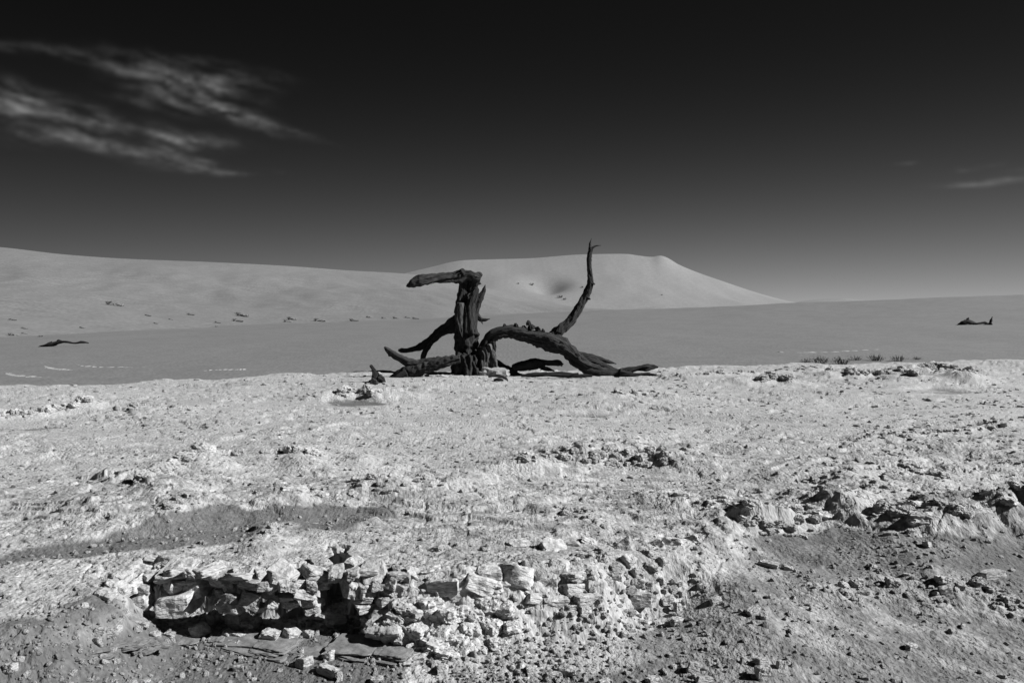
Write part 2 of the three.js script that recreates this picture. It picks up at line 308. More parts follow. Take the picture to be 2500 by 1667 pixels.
  h += crust * (.010 * smooth(-.10, .10, f1) * (.4 + .6 * rough) + .007 * fbm2(x * 3.1, z * 3.1 + 60, 3) - (.012 + .010 * far) * (.25 + .75 * rough) * smooth(.40, .54, f3) - (.006 + .006 * far) * (.3 + .7 * rough) * smooth(.40, .62, f2));
  h += .012 * far * rough * n2(x * 1.8, z * 3.2 + 70);
  tFleck = smooth(.0, .3, f2);
  // cracked plates near the rims
  if (d < 9) { worley(wx * 3.2 + 20, wz * 4.0); h -= crust * near * .014 * smooth(.07, .0, wF2 - wF1) * smooth(-.1, .3, n2(x * .9 + 70, z * .9)); }
  // sand: soft ripples, grit
  h += sandy * (.006 * n2(x * 4, z * 4 + 5) + fine * .004 * n2(x * 24, z * 24));
  h += fine * (.006 * fbm2(x * 16, z * 16, 3)) * (.5 + .9 * smooth(-.1, .4, n2(x * 1.3 + 12, z * 1.3)));
  const e = edgeD(x / d) + .35 * n2(x * .9, 3.3) + .15 * n2(x * 3.1, 8.3);
  h -= .55 * smooth(-.1, .9, d - e);
  return h;
}
const paint = hollow([[-1500, 1480, .6], [-200, 1480, .6], [60, 1462, .6], [180, 1435, .5], [285, 1412, .2], [330, 1400, .05], [650, 1400, .05], [985, 1400, .05], [990, 1500, .1], [960, 1590, .1], [1010, 1625, .1], [1130, 1635, .1], [1240, 1570, .15], [1270, 1490, .15], [1330, 1450, .4], [1420, 1425, .7], [1480, 1385, .8], [1590, 1350, .8], [1700, 1330, .7], [1745, 1300, .5], [1790, 1285, .25], [1860, 1275, .12], [2050, 1255, .1], [2090, 1268, .1], [2210, 1288, .1], [2400, 1295, .1], [2420, 1270, .1], [2540, 1285, .1], [3600, 1295, .1], [3600, 3600, .01], [-1500, 3600, .01]], null);
const paint2 = hollow([[-100, 1352, .2], [150, 1322, .2], [300, 1302, .15], [413, 1279, .06], [538, 1262, .06], [657, 1259, .06], [746, 1250, .06], [865, 1238, .06], [960, 1240, .15], [1000, 1252, .2], [850, 1306, .12], [746, 1307, .12], [642, 1322, .12], [621, 1336, .12], [479, 1344, .15], [300, 1362, .2], [150, 1380, .2], [-100, 1385, .2]], null);
const paint3 = hollow([[1770, 1278, .12], [1860, 1274, .08], [2050, 1255, .06], [2090, 1266, .06], [2210, 1286, .06], [2400, 1293, .06], [2420, 1268, .06], [2700, 1285, .1], [2700, 1420, .3], [2450, 1390, .3], [2300, 1372, .25], [2150, 1352, .25], [2000, 1335, .2], [1880, 1310, .15]], null);
const toneLow = (x, z) => hollowAt(paint, x + .05 * n2(x * 4, z * 4), z + .05 * n2(x * 4 + 9, z * 4));
function tone(x, z) {                     // colour by what the ground is made of: pale clay or grey sand
                                          // (call right after ground(x, z))
  const p = fbm2(x * .7 + 11, z * .7, 4), q = fbm2(x * 3.3, z * 5.2 + 4, 4), r = n2(x * 19, z * 19) * .5 + n2(x * 43, z * 43) * .5;
  const wu = x + .1 * n2(x * 2.5, z * 2.5), fl = n2(wu * 5 - z * 2.2, z * 9 + wu * 2.5) + .55 * n2(wu * 13 - z * 5, z * 22) + .35 * n2(x * 34, z * 40);
  const dusty = smooth(-.5, .4, n2(x * .45 + 17, z * .6) + .4 * n2(x * 1.6, z * 2)) * smooth(10, 7, -z);
  let c = .56 + .08 * p + .10 * q + .07 * r - lerp(.05, .20, dusty) * smooth(.12, -.25, fl) - .10 * (1 - tFleck) * .5;
  const ang = .55, a = x * Math.cos(ang) - z * Math.sin(ang), b = x * Math.sin(ang) + z * Math.cos(ang);
  const st = n2(a * 1.6, b * 5.5) + .6 * n2(a * 4, b * 14 + 9) + .4 * r;
  const tl = toneLow(x, z), low = smooth(.3, .75, tl * 1.5 + .42 * st * (1 - .75 * tl));
  const lh = smooth(.3, .8, hollowAt(paint2, x + .06 * n2(x * 4, z * 4), z + .06 * n2(x * 4 + 9, z * 4)) + .3 * st) * (1 - smooth(.006, .02, tRub));
  let s = Math.max(smooth(.35, .75, tSand + .22 * st - .02), low, lh);
  const pale = smooth(-.05, .65, n2(x * .8 + 31, z * .8 + 8) * .7 + .55 * st + .25 * n2(x * 6, z * 6)) * .75;
  s *= 1 - pale * (low > tSand ? lerp(1, .22, smooth(.1, -.3, x)) * lerp(1, .3, smooth(.6, 1, x)) : .15);
  s *= 1 - smooth(.005, .04, tRub) * .85;
  const ar = -.62, a2 = x * Math.cos(ar) - z * Math.sin(ar), b2 = x * Math.sin(ar) + z * Math.cos(ar);
  const st2 = n2(a2 * 1.1 + 3, b2 * 4.2) * .8 + .6 * n2(a2 * 3.1, b2 * 10 + 6) + .22 * n2(a2 * 8, b2 * 17) + .35 * n2(x * 7 + 5, z * 8) + .3 * n2(x * 17, z * 19) + .45 * n2(x * 1.1 + 50, z * 1.1);
  const pocket = hollowAt(paint3, x + .05 * n2(x * 4, z * 4), z + .05 * n2(x * 4 + 9, z * 4));
  const rightMix = smooth(.45, 1.1, x) * (1 - pocket * .95);
  c = lerp(c, lerp(.155, lerp(.22, .43, smooth(-.35, .75, st2)), rightMix) + .03 * q + .035 * r, s);
  c += smooth(.01, .05, tRub) * .05;
  return clamp(c, .1, .78) * .76;
}
function hit(px, py) {                    // where a survey line meets the ground
  const [a, b] = ray(px, py); let d = 2.7, prev = d;
  while (d < 26) { if (EYE + b * d < ground(a * d, -d)) break; prev = d; d += .012 * d; }
  let lo = prev, hi = d; for (let i = 0; i < 12; i++) { const m = (lo + hi) / 2; if (EYE + b * m < ground(a * m, -m)) hi = m; else lo = m; }
  return new THREE.Vector3(a * hi, EYE + b * hi, -hi);
}
function grid(nu, nv, fn, uvs = 1) {       // fn(i, j) -> [x, y, z, tone]
  const P = new Float32Array((nu + 1) * (nv + 1) * 3), C = new Float32Array(P.length), U = new Float32Array((nu + 1) * (nv + 1) * 2), I = new Uint32Array(nu * nv * 6);
  let k = 0;
  for (let j = 0; j <= nv; j++) for (let i = 0; i <= nu; i++, k++) {
    const r = fn(i / nu, j / nv); P[3 * k] = r[0]; P[3 * k + 1] = r[1]; P[3 * k + 2] = r[2]; C[3 * k] = C[3 * k + 1] = C[3 * k + 2] = r[3]; U[2 * k] = r[0] * uvs; U[2 * k + 1] = r[2] * uvs;
  }
  k = 0;
  for (let j = 0; j < nv; j++) for (let i = 0; i < nu; i++) { const a = j * (nu + 1) + i, b = a + 1, c = a + nu + 1, d = c + 1; if ((i + j) & 1) { I[k++] = a; I[k++] = b; I[k++] = c; I[k++] = b; I[k++] = d; I[k++] = c; } else { I[k++] = a; I[k++] = b; I[k++] = d; I[k++] = a; I[k++] = d; I[k++] = c; } }
  const g = new THREE.BufferGeometry();
  g.setAttribute('position', new THREE.BufferAttribute(P, 3)); g.setAttribute('color', new THREE.BufferAttribute(C, 3)); g.setAttribute('uv', new THREE.BufferAttribute(U, 2)); g.setIndex(new THREE.BufferAttribute(I, 1));
  g.computeVertexNormals(); return g;
}
const NEAR = 2.6, FARP = 26;
struct('ground', grid(1000, 820, (u, v) => {
  const d = 1 / lerp(1 / NEAR, 1 / FARP, v), x = lerp(-.86, .86, u) * d, h = ground(x, -d), c = tone(x, -d);
  const k = Math.max(tRim * .03, tRub * .35);      // rough, undercut faces
  return k > .001 ? [x + k * fbm3(x * 9, h * 16, d * 9, 3) * 1.6, h + k * .4 * n3(x * 20, h * 20, d * 20), -d + k * (fbm3(x * 9 + 40, h * 18, d * 9, 3) * 2.2), c] : [x, h, -d, c];
}), mGround);

// sand flat behind the pan, rising to a long low crest on the right
const flatRise = [[-900, -1.2], [0, -.75], [500, -.55], [800, -.3], [1000, -.05], [1300, .62], [1500, .92], [1700, 1.17], [1900, 1.55], [2100, 1.86], [2300, 2.2], [2500, 2.46], [3400, 3.2]];
function sandFlat(x, z) {
  const d = -z, px = W / 2 + x / d * F, t = clamp((d - 16) / 64, 0, 1.6);
  let h = -.20 + pw(flatRise, px) * (t < 1 ? t * t : 1 - (t - 1) * 1.5) + (t < 1 ? .2 * t * t : .2 - (t - 1) * 3);
  h += .05 * n2(x * .12, z * .1 + 4) + .02 * n2(x * .5, z * .4);
  return h;
}
struct('sand_flat', grid(260, 300, (u, v) => {
  const d = 1 / lerp(1 / 15, 1 / 110, v), x = lerp(-1.1, 1.1, u) * d;
  return [x, sandFlat(x, -d), -d, .150 + .016 * fbm2(x * .3, d * .12, 4) + .02 * n2(x * 3, d * 1.4)];
}), mSand);
struct('desert_floor', grid(40, 40, (u, v) => [lerp(-4000, 4000, u), -4.2, lerp(60, -6000, v), .15]), mDune);

// dunes: foot and crest lines with their distances, lofted and carried over the back
function dune(name, foot, crest, x0, x1, pow, extra, alb, back = .6) {
  return struct(name, grid(260, 150, (u, v) => {
    const px = lerp(x0, x1, u), s = (px - W / 2) / F;
    const [df, hf] = [pw(foot.d, px), pw(foot.h, px)], dc = pw(crest.d, px), hc = EYE + ray(px, pw(crest.y, px))[1] * dc;
    let hs = 0; for (let k = -3; k <= 3; k++) hs += pw(crest.y, px + k * 45) / 7; hs = EYE + ray(px, hs)[1] * dc;
    const t = v / .8; let d, h;
    if (t <= 1) { d = lerp(df, dc, t); h = lerp(hf, hs, Math.pow(t, pow)) + (hc - hs) * Math.pow(t, 7); }
    else { const q = (t - 1) / .25; d = dc + q * (dc - df) * back; h = hc - q * q * (hc + 6) - q * .5; }
    const x = s * d; const e = extra ? extra(x, d, clamp(t), px) : 0;
    return [x, h + e * Math.sin(Math.PI * clamp(t)), -d, (alb || .2) * (1 + .16 * fbm2(x * .03, d * .012, 5) + .05 * n2(x * .4, d * .3) + .06 * n2(x * 1.1, d * .5))];
  }), mDune);
}
dune('dune', { d: [[-900, 28], [0, 36], [300, 45], [600, 62], [1000, 82], [1500, 105]], h: [[-900, -.7], [0, -.55], [600, -.6], [1000, -.5], [1500, -.9]] },
  { d: [[-900, 170], [0, 175], [500, 190], [1000, 215], [1500, 250]], y: [[-900, 560], [-400, 578], [0, 603], [150, 620], [300, 631], [500, 639], [700, 649], [850, 660], [960, 666], [1030, 672], [1100, 685], [1196, 705], [1278, 723], [1341, 736], [1405, 749], [1480, 758], [1560, 764]] },
  -900, 1560, 1.45, (x, d) => 1.1 * n2(x * .03 + 3, d * .016) + .5 * n2(x * .09 + d * .05, d * .05 + 7) + .16 * n2(x * .3 + d * .1, d * .12), .158);
dune('dune_far', { d: [[700, 330], [2100, 360]], h: [[700, -3], [2100, -4]] },
  { d: [[700, 520], [1600, 540], [2100, 560]], y: [[700, 730], [850, 700], [960, 674], [1010, 662], [1060, 650], [1100, 640], [1135, 635], [1200, 633], [1300, 630], [1400, 622], [1470, 620], [1530, 620], [1560, 624], [1590, 627], [1612, 624], [1630, 630], [1655, 645], [1700, 664], [1760, 685], [1850, 715], [1930, 736], [2000, 748], [2100, 760]] },
  700, 2100, 1.15, (x, d, t, px) => 1.6 * n2(x * .012 + 3, d * .008 + 1) - 6 * Math.exp(-(((px - 1335) / 46) ** 2 + ((t - .5) / .14) ** 2)) + .5 * n2(x * .06, d * .03), .20);
dune('dune_low', { d: [[1800, 500], [2300, 500]], h: [[1800, -2], [2300, -2]] }, { d: [[1800, 640], [2300, 640]], y: [[1800, 752], [1900, 744], [1960, 735], [2010, 730], [2060, 728], [2100, 732], [2140, 738], [2200, 746], [2300, 752]] }, 1800, 2300, 1, null);
dune('dune_ridge', { d: [[1440, 200], [1720, 200]], h: [[1440, -1.5], [1720, -1.5]] }, { d: [[1440, 240], [1720, 240]], y: [[1440, 766], [1520, 757], [1580, 750], [1620, 747], [1660, 750], [1720, 760]] }, 1440, 1720, 1, null, .22);

// ---------------------------------------------------------------- rocks
function rockGeo(seed, detail, opt = {}) {
  const r = rng(seed), g0 = new THREE.IcosahedronGeometry(1, detail); g0.deleteAttribute('uv'); g0.deleteAttribute('normal');
  const planes = []; const np = opt.planes || 11;
  for (let i = 0; i < np; i++) { const z = r() * 2 - 1, a = r() * 6.283, q = Math.sqrt(1 - z * z); planes.push([q * Math.cos(a), z, q * Math.sin(a), .66 + .3 * r()]); }
  for (const [x, y, z] of [[1, 0, 0], [-1, 0, 0], [0, 1, 0], [0, -1, 0], [0, 0, 1], [0, 0, -1]]) { const v = new THREE.Vector3(x + (r() - .5) * .5, y + (r() - .5) * .35, z + (r() - .5) * .5).normalize(); planes.push([v.x, v.y, v.z, .5 + .14 * r()]); }
  const P = g0.attributes.position, o = seed * 3.7, strata = opt.strata ?? .04, rough = opt.rough ?? .13, round = opt.round ?? 26;
  for (let i = 0; i < P.count; i++) {
    const v = new THREE.Vector3().fromBufferAttribute(P, i).normalize();
    let s = 0; for (const p of planes) { const k = (p[0] * v.x + p[1] * v.y + p[2] * v.z) / p[3]; if (k > 0) s += Math.pow(k, round); }
    s += Math.pow(.9, round);
    let R = 1 / Math.pow(s, 1 / round);
    R *= 1 + rough * fbm3(v.x * 2.2 + o, v.y * 2.2, v.z * 2.2, 4) * 1.8 + strata * Math.sign(n2(v.y * 7 * R + o, o + .5 * v.x)) * (.5 + .5 * n3(v.x * 3, v.y * 9, v.z * 3 + o));
    if (opt.knob) { const w = Math.abs(n3(v.x * 3.4 + o, v.y * 3.4, v.z * 3.4)); R *= .86 + opt.knob * (.5 - w); }
    P.setXYZ(i, v.x * R, v.y * R, v.z * R);
  }
  g0.computeBoundingBox(); const b = g0.boundingBox, c = b.getCenter(new THREE.Vector3()), s = b.getSize(new THREE.Vector3());
  for (let i = 0; i < P.count; i++) P.setXYZ(i, (P.getX(i) - c.x) / s.x, (P.getY(i) - c.y) / s.y, (P.getZ(i) - c.z) / s.z);
  const g = toCreasedNormals(g0, .7), Q = g.attributes.position, U = new Float32Array(Q.count * 2);
  for (let i = 0; i < Q.count; i += 3) {
    const A = [0, 1, 2].map(k => new THREE.Vector3().fromBufferAttribute(Q, i + k)), n = A[1].clone().sub(A[0]).cross(A[2].clone().sub(A[0])), ax = Math.abs(n.x), ay = Math.abs(n.y), az = Math.abs(n.z);
    for (let k = 0; k < 3; k++) { const p = A[k], uv = ay > ax && ay > az ? [p.x, p.z] : ax > az ? [p.z, p.y] : [p.x, p.y]; U[2 * (i + k)] = uv[0] * .45 + seed * .13; U[2 * (i + k) + 1] = uv[1] * .45; }
  }
  g.setAttribute('uv', new THREE.BufferAttribute(U, 2)); return g;
}
const ROCK = [], CHIP = [], KNOB = [], SLAB = [];
for (let i = 0; i < 12; i++) ROCK.push(rockGeo(i + 1, 6, { strata: i % 3 ? .025 : .05, planes: 7 }));
for (let i = 0; i < 8; i++) CHIP.push(rockGeo(i + 40, 2, { planes: 8, rough: .1, strata: 0 }));
for (let i = 0; i < 6; i++) KNOB.push(rockGeo(i + 70, 8, { rough: .2, round: 6, strata: .02, knob: .28 }));
for (let i = 0; i < 6; i++) SLAB.push(rockGeo(i + 90, 7, { planes: 14, strata: .02, rough: .10 }));
const BLOCK = []; for (let i = 0; i < 8; i++) BLOCK.push(rockGeo(i + 120, 7, { planes: 6, strata: .008, rough: .07, round: 34 }));
const DOME = []; for (let i = 0; i < 6; i++) DOME.push(rockGeo(i + 150, 9, { planes: 5, strata: .0, rough: .24, round: 7, knob: .18 }));
const MIX = ROCK.concat(BLOCK);
const R = rng(2024), pick = a => a[Math.floor(R() * a.length)];
const PXM = d => d / F;                   // metres per survey pixel at distance d
function setRock(m, p, w, h, dp, tilt = .25) { m.scale.set(w, h, dp); m.rotation.set((R() - .5) * tilt, (R() - .5) * 1.4, (R() - .5) * tilt); m.position.copy(p); }

// ---- front ledge: stones of the broken rim, each a part of the ledge
const rimLine = [[200, 1450], [285, 1420], [330, 1395], [420, 1383], [530, 1388], [650, 1396], [780, 1388], [900, 1388], [1010, 1396]];
const rimD = px => -onPlane(px, pw(rimLine, px))[1];
function faceStone(parent, px, py, w, h, set, off = .10, name = 'stone', dpt = 1, mat) {
  const dd = off > .05 ? rimD(px) - off : -hit(px, py).z - off, [a, b] = ray(px, py), k = PXM(dd);
  const m = part(name, pick(set), mat || pick(mRocks), parent);
  setRock(m, new THREE.Vector3(a * dd, EYE + b * dd, -dd).sub(parent.position), w * k * 1.26, h * k * 1.22, Math.max(w, h) * k * dpt * 1.15, .75);
  return m;
}
const ledgeAt = hit(640, 1500);
const ledge = thing('rock_ledge', 'long broken rock ledge of stacked pale stones with black gaps, across the lower left foreground', 'rock ledge', [ledgeAt.x, ledgeAt.y, ledgeAt.z]);
for (const [x, y, w, h] of [[439, 1470, 78, 52], [337, 1468, 56, 38], [427, 1425, 42, 32], [462, 1425, 45, 34], [493, 1427, 40, 45], [309, 1435, 36, 30], [332, 1425, 28, 34], [258, 1452, 36, 26], [567, 1473, 50, 44], [608, 1465, 44, 42],
  [505, 1394, 38, 20], [585, 1404, 34, 28], [610, 1407, 34, 34], [674, 1412, 46, 26], [744, 1453, 52, 26], [762, 1469, 40, 26], [762, 1487, 30, 20], [709, 1474, 28, 18], [663, 1475, 28, 20], [716, 1430, 30, 22], [732, 1426, 26, 22], [790, 1424, 30, 24],
  [852, 1430, 34, 40], [890, 1433, 42, 38], [923, 1430, 28, 26], [956, 1425, 28, 30], [943, 1469, 40, 26], [956, 1448, 26, 18], [560, 1425, 26, 24], [540, 1445, 24, 24], [530, 1420, 24, 22], [640, 1432, 28, 22], [690, 1428, 24, 20], [470, 1398, 28, 18], [430, 1395, 26, 16],
  [520, 1460, 26, 30], [540, 1480, 24, 18], [635, 1485, 26, 16], [400, 1410, 24, 18], [365, 1405, 22, 16], [350, 1440, 22, 22], [640, 1402, 30, 18], [760, 1425, 26, 18], [820, 1398, 30, 20], [860, 1400, 30, 18], [980, 1440, 26, 26], [980, 1468, 24, 18]])
  faceStone(ledge, x, y, w, h, MIX, .06 + .13 * R(), 'stone', y < 1436 ? 1.9 : 1);
for (const [x, y, w, h] of [[661, 1454, 42, 15], [697, 1453, 46, 15], [900, 1480, 58, 20], [887, 1461, 54, 14], [655, 1440, 36, 12]])
  faceStone(ledge, x, y, w, h, SLAB, .13, 'slab', .8);
for (let i = 0; i < 130; i++) {              // smaller broken pieces along the crumbling top
  const x = 290 + 720 * R(), top = pw([[290, 1420], [340, 1388], [400, 1366], [530, 1374], [650, 1392], [780, 1385], [1000, 1385]], x), y = top + 70 * R() * R() + 4, w = 8 + 14 * R();
  faceStone(ledge, x, y, w, w * (.6 + .4 * R()), R() < .5 ? CHIP : ROCK, y < top + 22 ? 0 : .06 + .05 * R(), 'stone', 1.2);
}
for (let i = 0; i < 16; i++) {              // broken edge of the top crust, jutting over the gaps
  const x = 350 + 640 * (i + .6 * R()) / 16; if (x > 780 && x < 860 || x < 400) continue;
  faceStone(ledge, x, pw(rimLine, x) + 8 + 10 * R(), 40 + 26 * R(), 13 + 9 * R(), SLAB, .06 + .05 * R(), 'slab', 1.5, mRocks[1]);
}
for (const [x, y, w, h] of [[348, 1388, 30, 22], [398, 1380, 34, 20], [336, 1400, 30, 26], [778, 1372, 34, 22], [866, 1376, 34, 24], [795, 1352, 34, 16], [845, 1350, 34, 16], [820, 1342, 36, 14], [372, 1362, 34, 14], [300, 1415, 34, 24], [270, 1430, 30, 20]]) faceStone(ledge, x, y, w, h, MIX.concat(DOME), -.01, 'stone', 1.2);
const wallAt = hit(1230, 1440);
const blocks = thing('rock_wall', 'sunlit pale block wall with two square dark notches, centre foreground', 'rock wall', [wallAt.x, wallAt.y, wallAt.z]);
for (const [x, y, w, h] of [[1173, 1425, 60, 42], [1084, 1433, 58, 38], [1130, 1412, 40, 26], [1264, 1410, 66, 54], [1310, 1402, 46, 46], [1368, 1398, 36, 36], [1400, 1408, 52, 26], [1040, 1420, 40, 30], [1015, 1408, 34, 24], [1195, 1400, 40, 30], [1440, 1412, 30, 24],
  [1020, 1445, 30, 22], [1060, 1462, 36, 20], [1200, 1452, 44, 20], [1290, 1446, 50, 18], [1345, 1438, 40, 16], [1150, 1455, 40, 20], [1050, 1395, 50, 20], [1035, 1470, 44, 26], [1095, 1462, 44, 26], [1240, 1458, 50, 26], [1180, 1462, 40, 24], [1300, 1462, 50, 24], [1350, 1458, 44, 24], [1395, 1440, 50, 26], [1415, 1462, 40, 20], [1120, 1440, 50, 26], [1215, 1430, 40, 30], [1330, 1425, 40, 24]])
  faceStone(blocks, x, y, w * (.95 + .35 * R()), h * (.95 + .3 * R()), R() < .4 ? DOME : BLOCK, -.045, 'block', 1.2, mRocks[2]);
for (const [x, y, w, h] of [[1353, 1340, 58, 22], [1269, 1330, 50, 14], [1524, 1340, 44, 26], [1534, 1369, 28, 30], [1440, 1325, 40, 16], [1400, 1330, 30, 14], [1600, 1330, 40, 20], [1650, 1325, 44, 22], [1690, 1315, 30, 18], [1480, 1345, 30, 18], [1585, 1355, 34, 24], [1620, 1370, 26, 18], [1470, 1370, 30, 22], [1430, 1360, 36, 20],
  [1506, 1413, 28, 22], [1560, 1420, 26, 18], [1555, 1400, 28, 22], [1590, 1385, 30, 20], [1540, 1440, 26, 14], [1480, 1420, 22, 18], [1500, 1385, 30, 20], [1100, 1360, 50, 18], [1060, 1345, 46, 20], [1010, 1350, 40, 18], [918, 1374, 52, 20], [783, 1380, 46, 16]])
  faceStone(blocks, x, y, w, h, R() < .3 ? KNOB : ROCK, -.01, 'stone', 1);
const massAt = hit(1080, 1540);
const mass = thing('rock_mass', 'bright white knobbly mass of weathered clay spilling down right of the ledge', 'rock mass', [massAt.x, massAt.y, massAt.z]);
for (const [x, y, w, h] of [[938, 1528, 76, 34], [975, 1515, 50, 34], [905, 1522, 40, 26], [1000, 1490, 60, 30], [1050, 1480, 50, 34], [1085, 1510, 50, 40], [1075, 1545, 60, 44], [1060, 1575, 60, 36], [1105, 1560, 46, 40], [1130, 1590, 44, 30], [1010, 1540, 50, 34], [1020, 1580, 50, 30], [1150, 1540, 44, 36], [1170, 1580, 44, 30],
  [1120, 1500, 44, 34], [1160, 1500, 40, 30], [1200, 1530, 44, 32], [1210, 1575, 40, 26], [1090, 1600, 50, 26], [1000, 1610, 60, 22], [1230, 1490, 44, 30], [1250, 1530, 36, 26], [980, 1560, 36, 26], [1190, 1480, 36, 24]])
  faceStone(mass, x, y, w * 1.15, h * 1.15, x % 4 ? DOME : KNOB, -.01, 'boulder', 1, mRocks[x > 1000 ? 2 : 1]);

// ---- thin layered shelves poking out of the sand in front of the ledge
for (const [x0, y0, x1, y1, nl, th, label] of [
  [518, 1578, 705, 1600, 4, .013, 'dark layered rock shelf of thin sheets below the left half of the ledge'],
  [690, 1596, 800, 1602, 3, .010, 'short layered shelf just left of the dark wedge stone'],
  [818, 1600, 975, 1618, 4, .015, 'layered rock shelf with deep black undercut, right end of the sheets'],
  [424, 1568, 522, 1578, 3, .014, 'short thick layered shelf left of the long dark one'],
  [192, 1588, 300, 1583, 3, .010, 'low broken layered shelf at the lower left'],
  [300, 1578, 370, 1572, 2, .008, 'thin sliver of layered rock between the two left shelves'],
  [610, 1625, 680, 1640, 2, .008, 'faint thin rock sheet near the bottom edge, left of centre']]) {
  const c = hit((x0 + x1) / 2, Math.max(y0, y1)), L = Math.abs(x1 - x0) * PXM(-c.z), t = thing('layered_shelf', label, 'rock shelf', [c.x, c.y - .03, c.z - .08]);
  const A = hit(x0, y0 + 4), B = hit(x1, y1 + 4);
  t.rotation.y = -Math.atan2(B.z - A.z, B.x - A.x);
  for (let i = 0; i < nl; i++) { for (let q = 0; q < 2; q++) { const m = part('layer', SLAB[(i * 2 + q + x0) % 6], mShelf, t); m.scale.set(L * (.55 + .3 * R()), th * 2.1, .16 + .08 * R()); m.position.set((q - .5) * L * .55 + (R() - .5) * .08, i * th * 1.15 + .008, .02 - .02 * i + (R() - .5) * .03); m.rotation.set((R() - .5) * .1, (R() - .5) * .2, (R() - .5) * .06); } }
}

// ---- outcrops on the pan
for (const o of OUT) {
  const mid = o.w[Math.floor(o.w.length / 2)], y = ground(mid[0], mid[1]);
  const t = thing('rock_outcrop', o.lab, 'outcrop', [mid[0], y, mid[1]]);
  for (let i = 0; i < o.n; i++) {
    const u = R() * (o.w.length - 1), k = Math.min(o.w.length - 2, Math.floor(u)), f = u - k, w = lerp(o.s[0], o.s[1], Math.pow(R(), 2));
    const x = lerp(o.w[k][0], o.w[k + 1][0], f) + (R() - .5) * .06, dome = o.dome && i % 2 === 0, z = lerp(o.w[k][1], o.w[k + 1][1], f) + lerp(dome ? -.55 : -.10, o.k === 'bank' ? .1 : o.wf * (dome ? 1.1 : .9), R()), hh = w * (.5 + .35 * R());
    if (dome) { const W2 = .06 + .15 * R() * R(), m2 = part('dome', pick(DOME), mRocks[1 + (i / 2 & 1)], t); setRock(m2, new THREE.Vector3(x, ground(x, z) - W2 * .16, z).sub(t.position), W2 * 1.3, W2 * .7, W2 * 1.2, .5); continue; }
    const m = part('stone', pick(w > .06 || o.k === 'far2' ? KNOB : w > .045 ? ROCK : CHIP), pick(mRocks), t);
    setRock(m, new THREE.Vector3(x, ground(x, z) + hh * .18, z).sub(t.position), w * 1.15, hh, w, .5);
  }
}

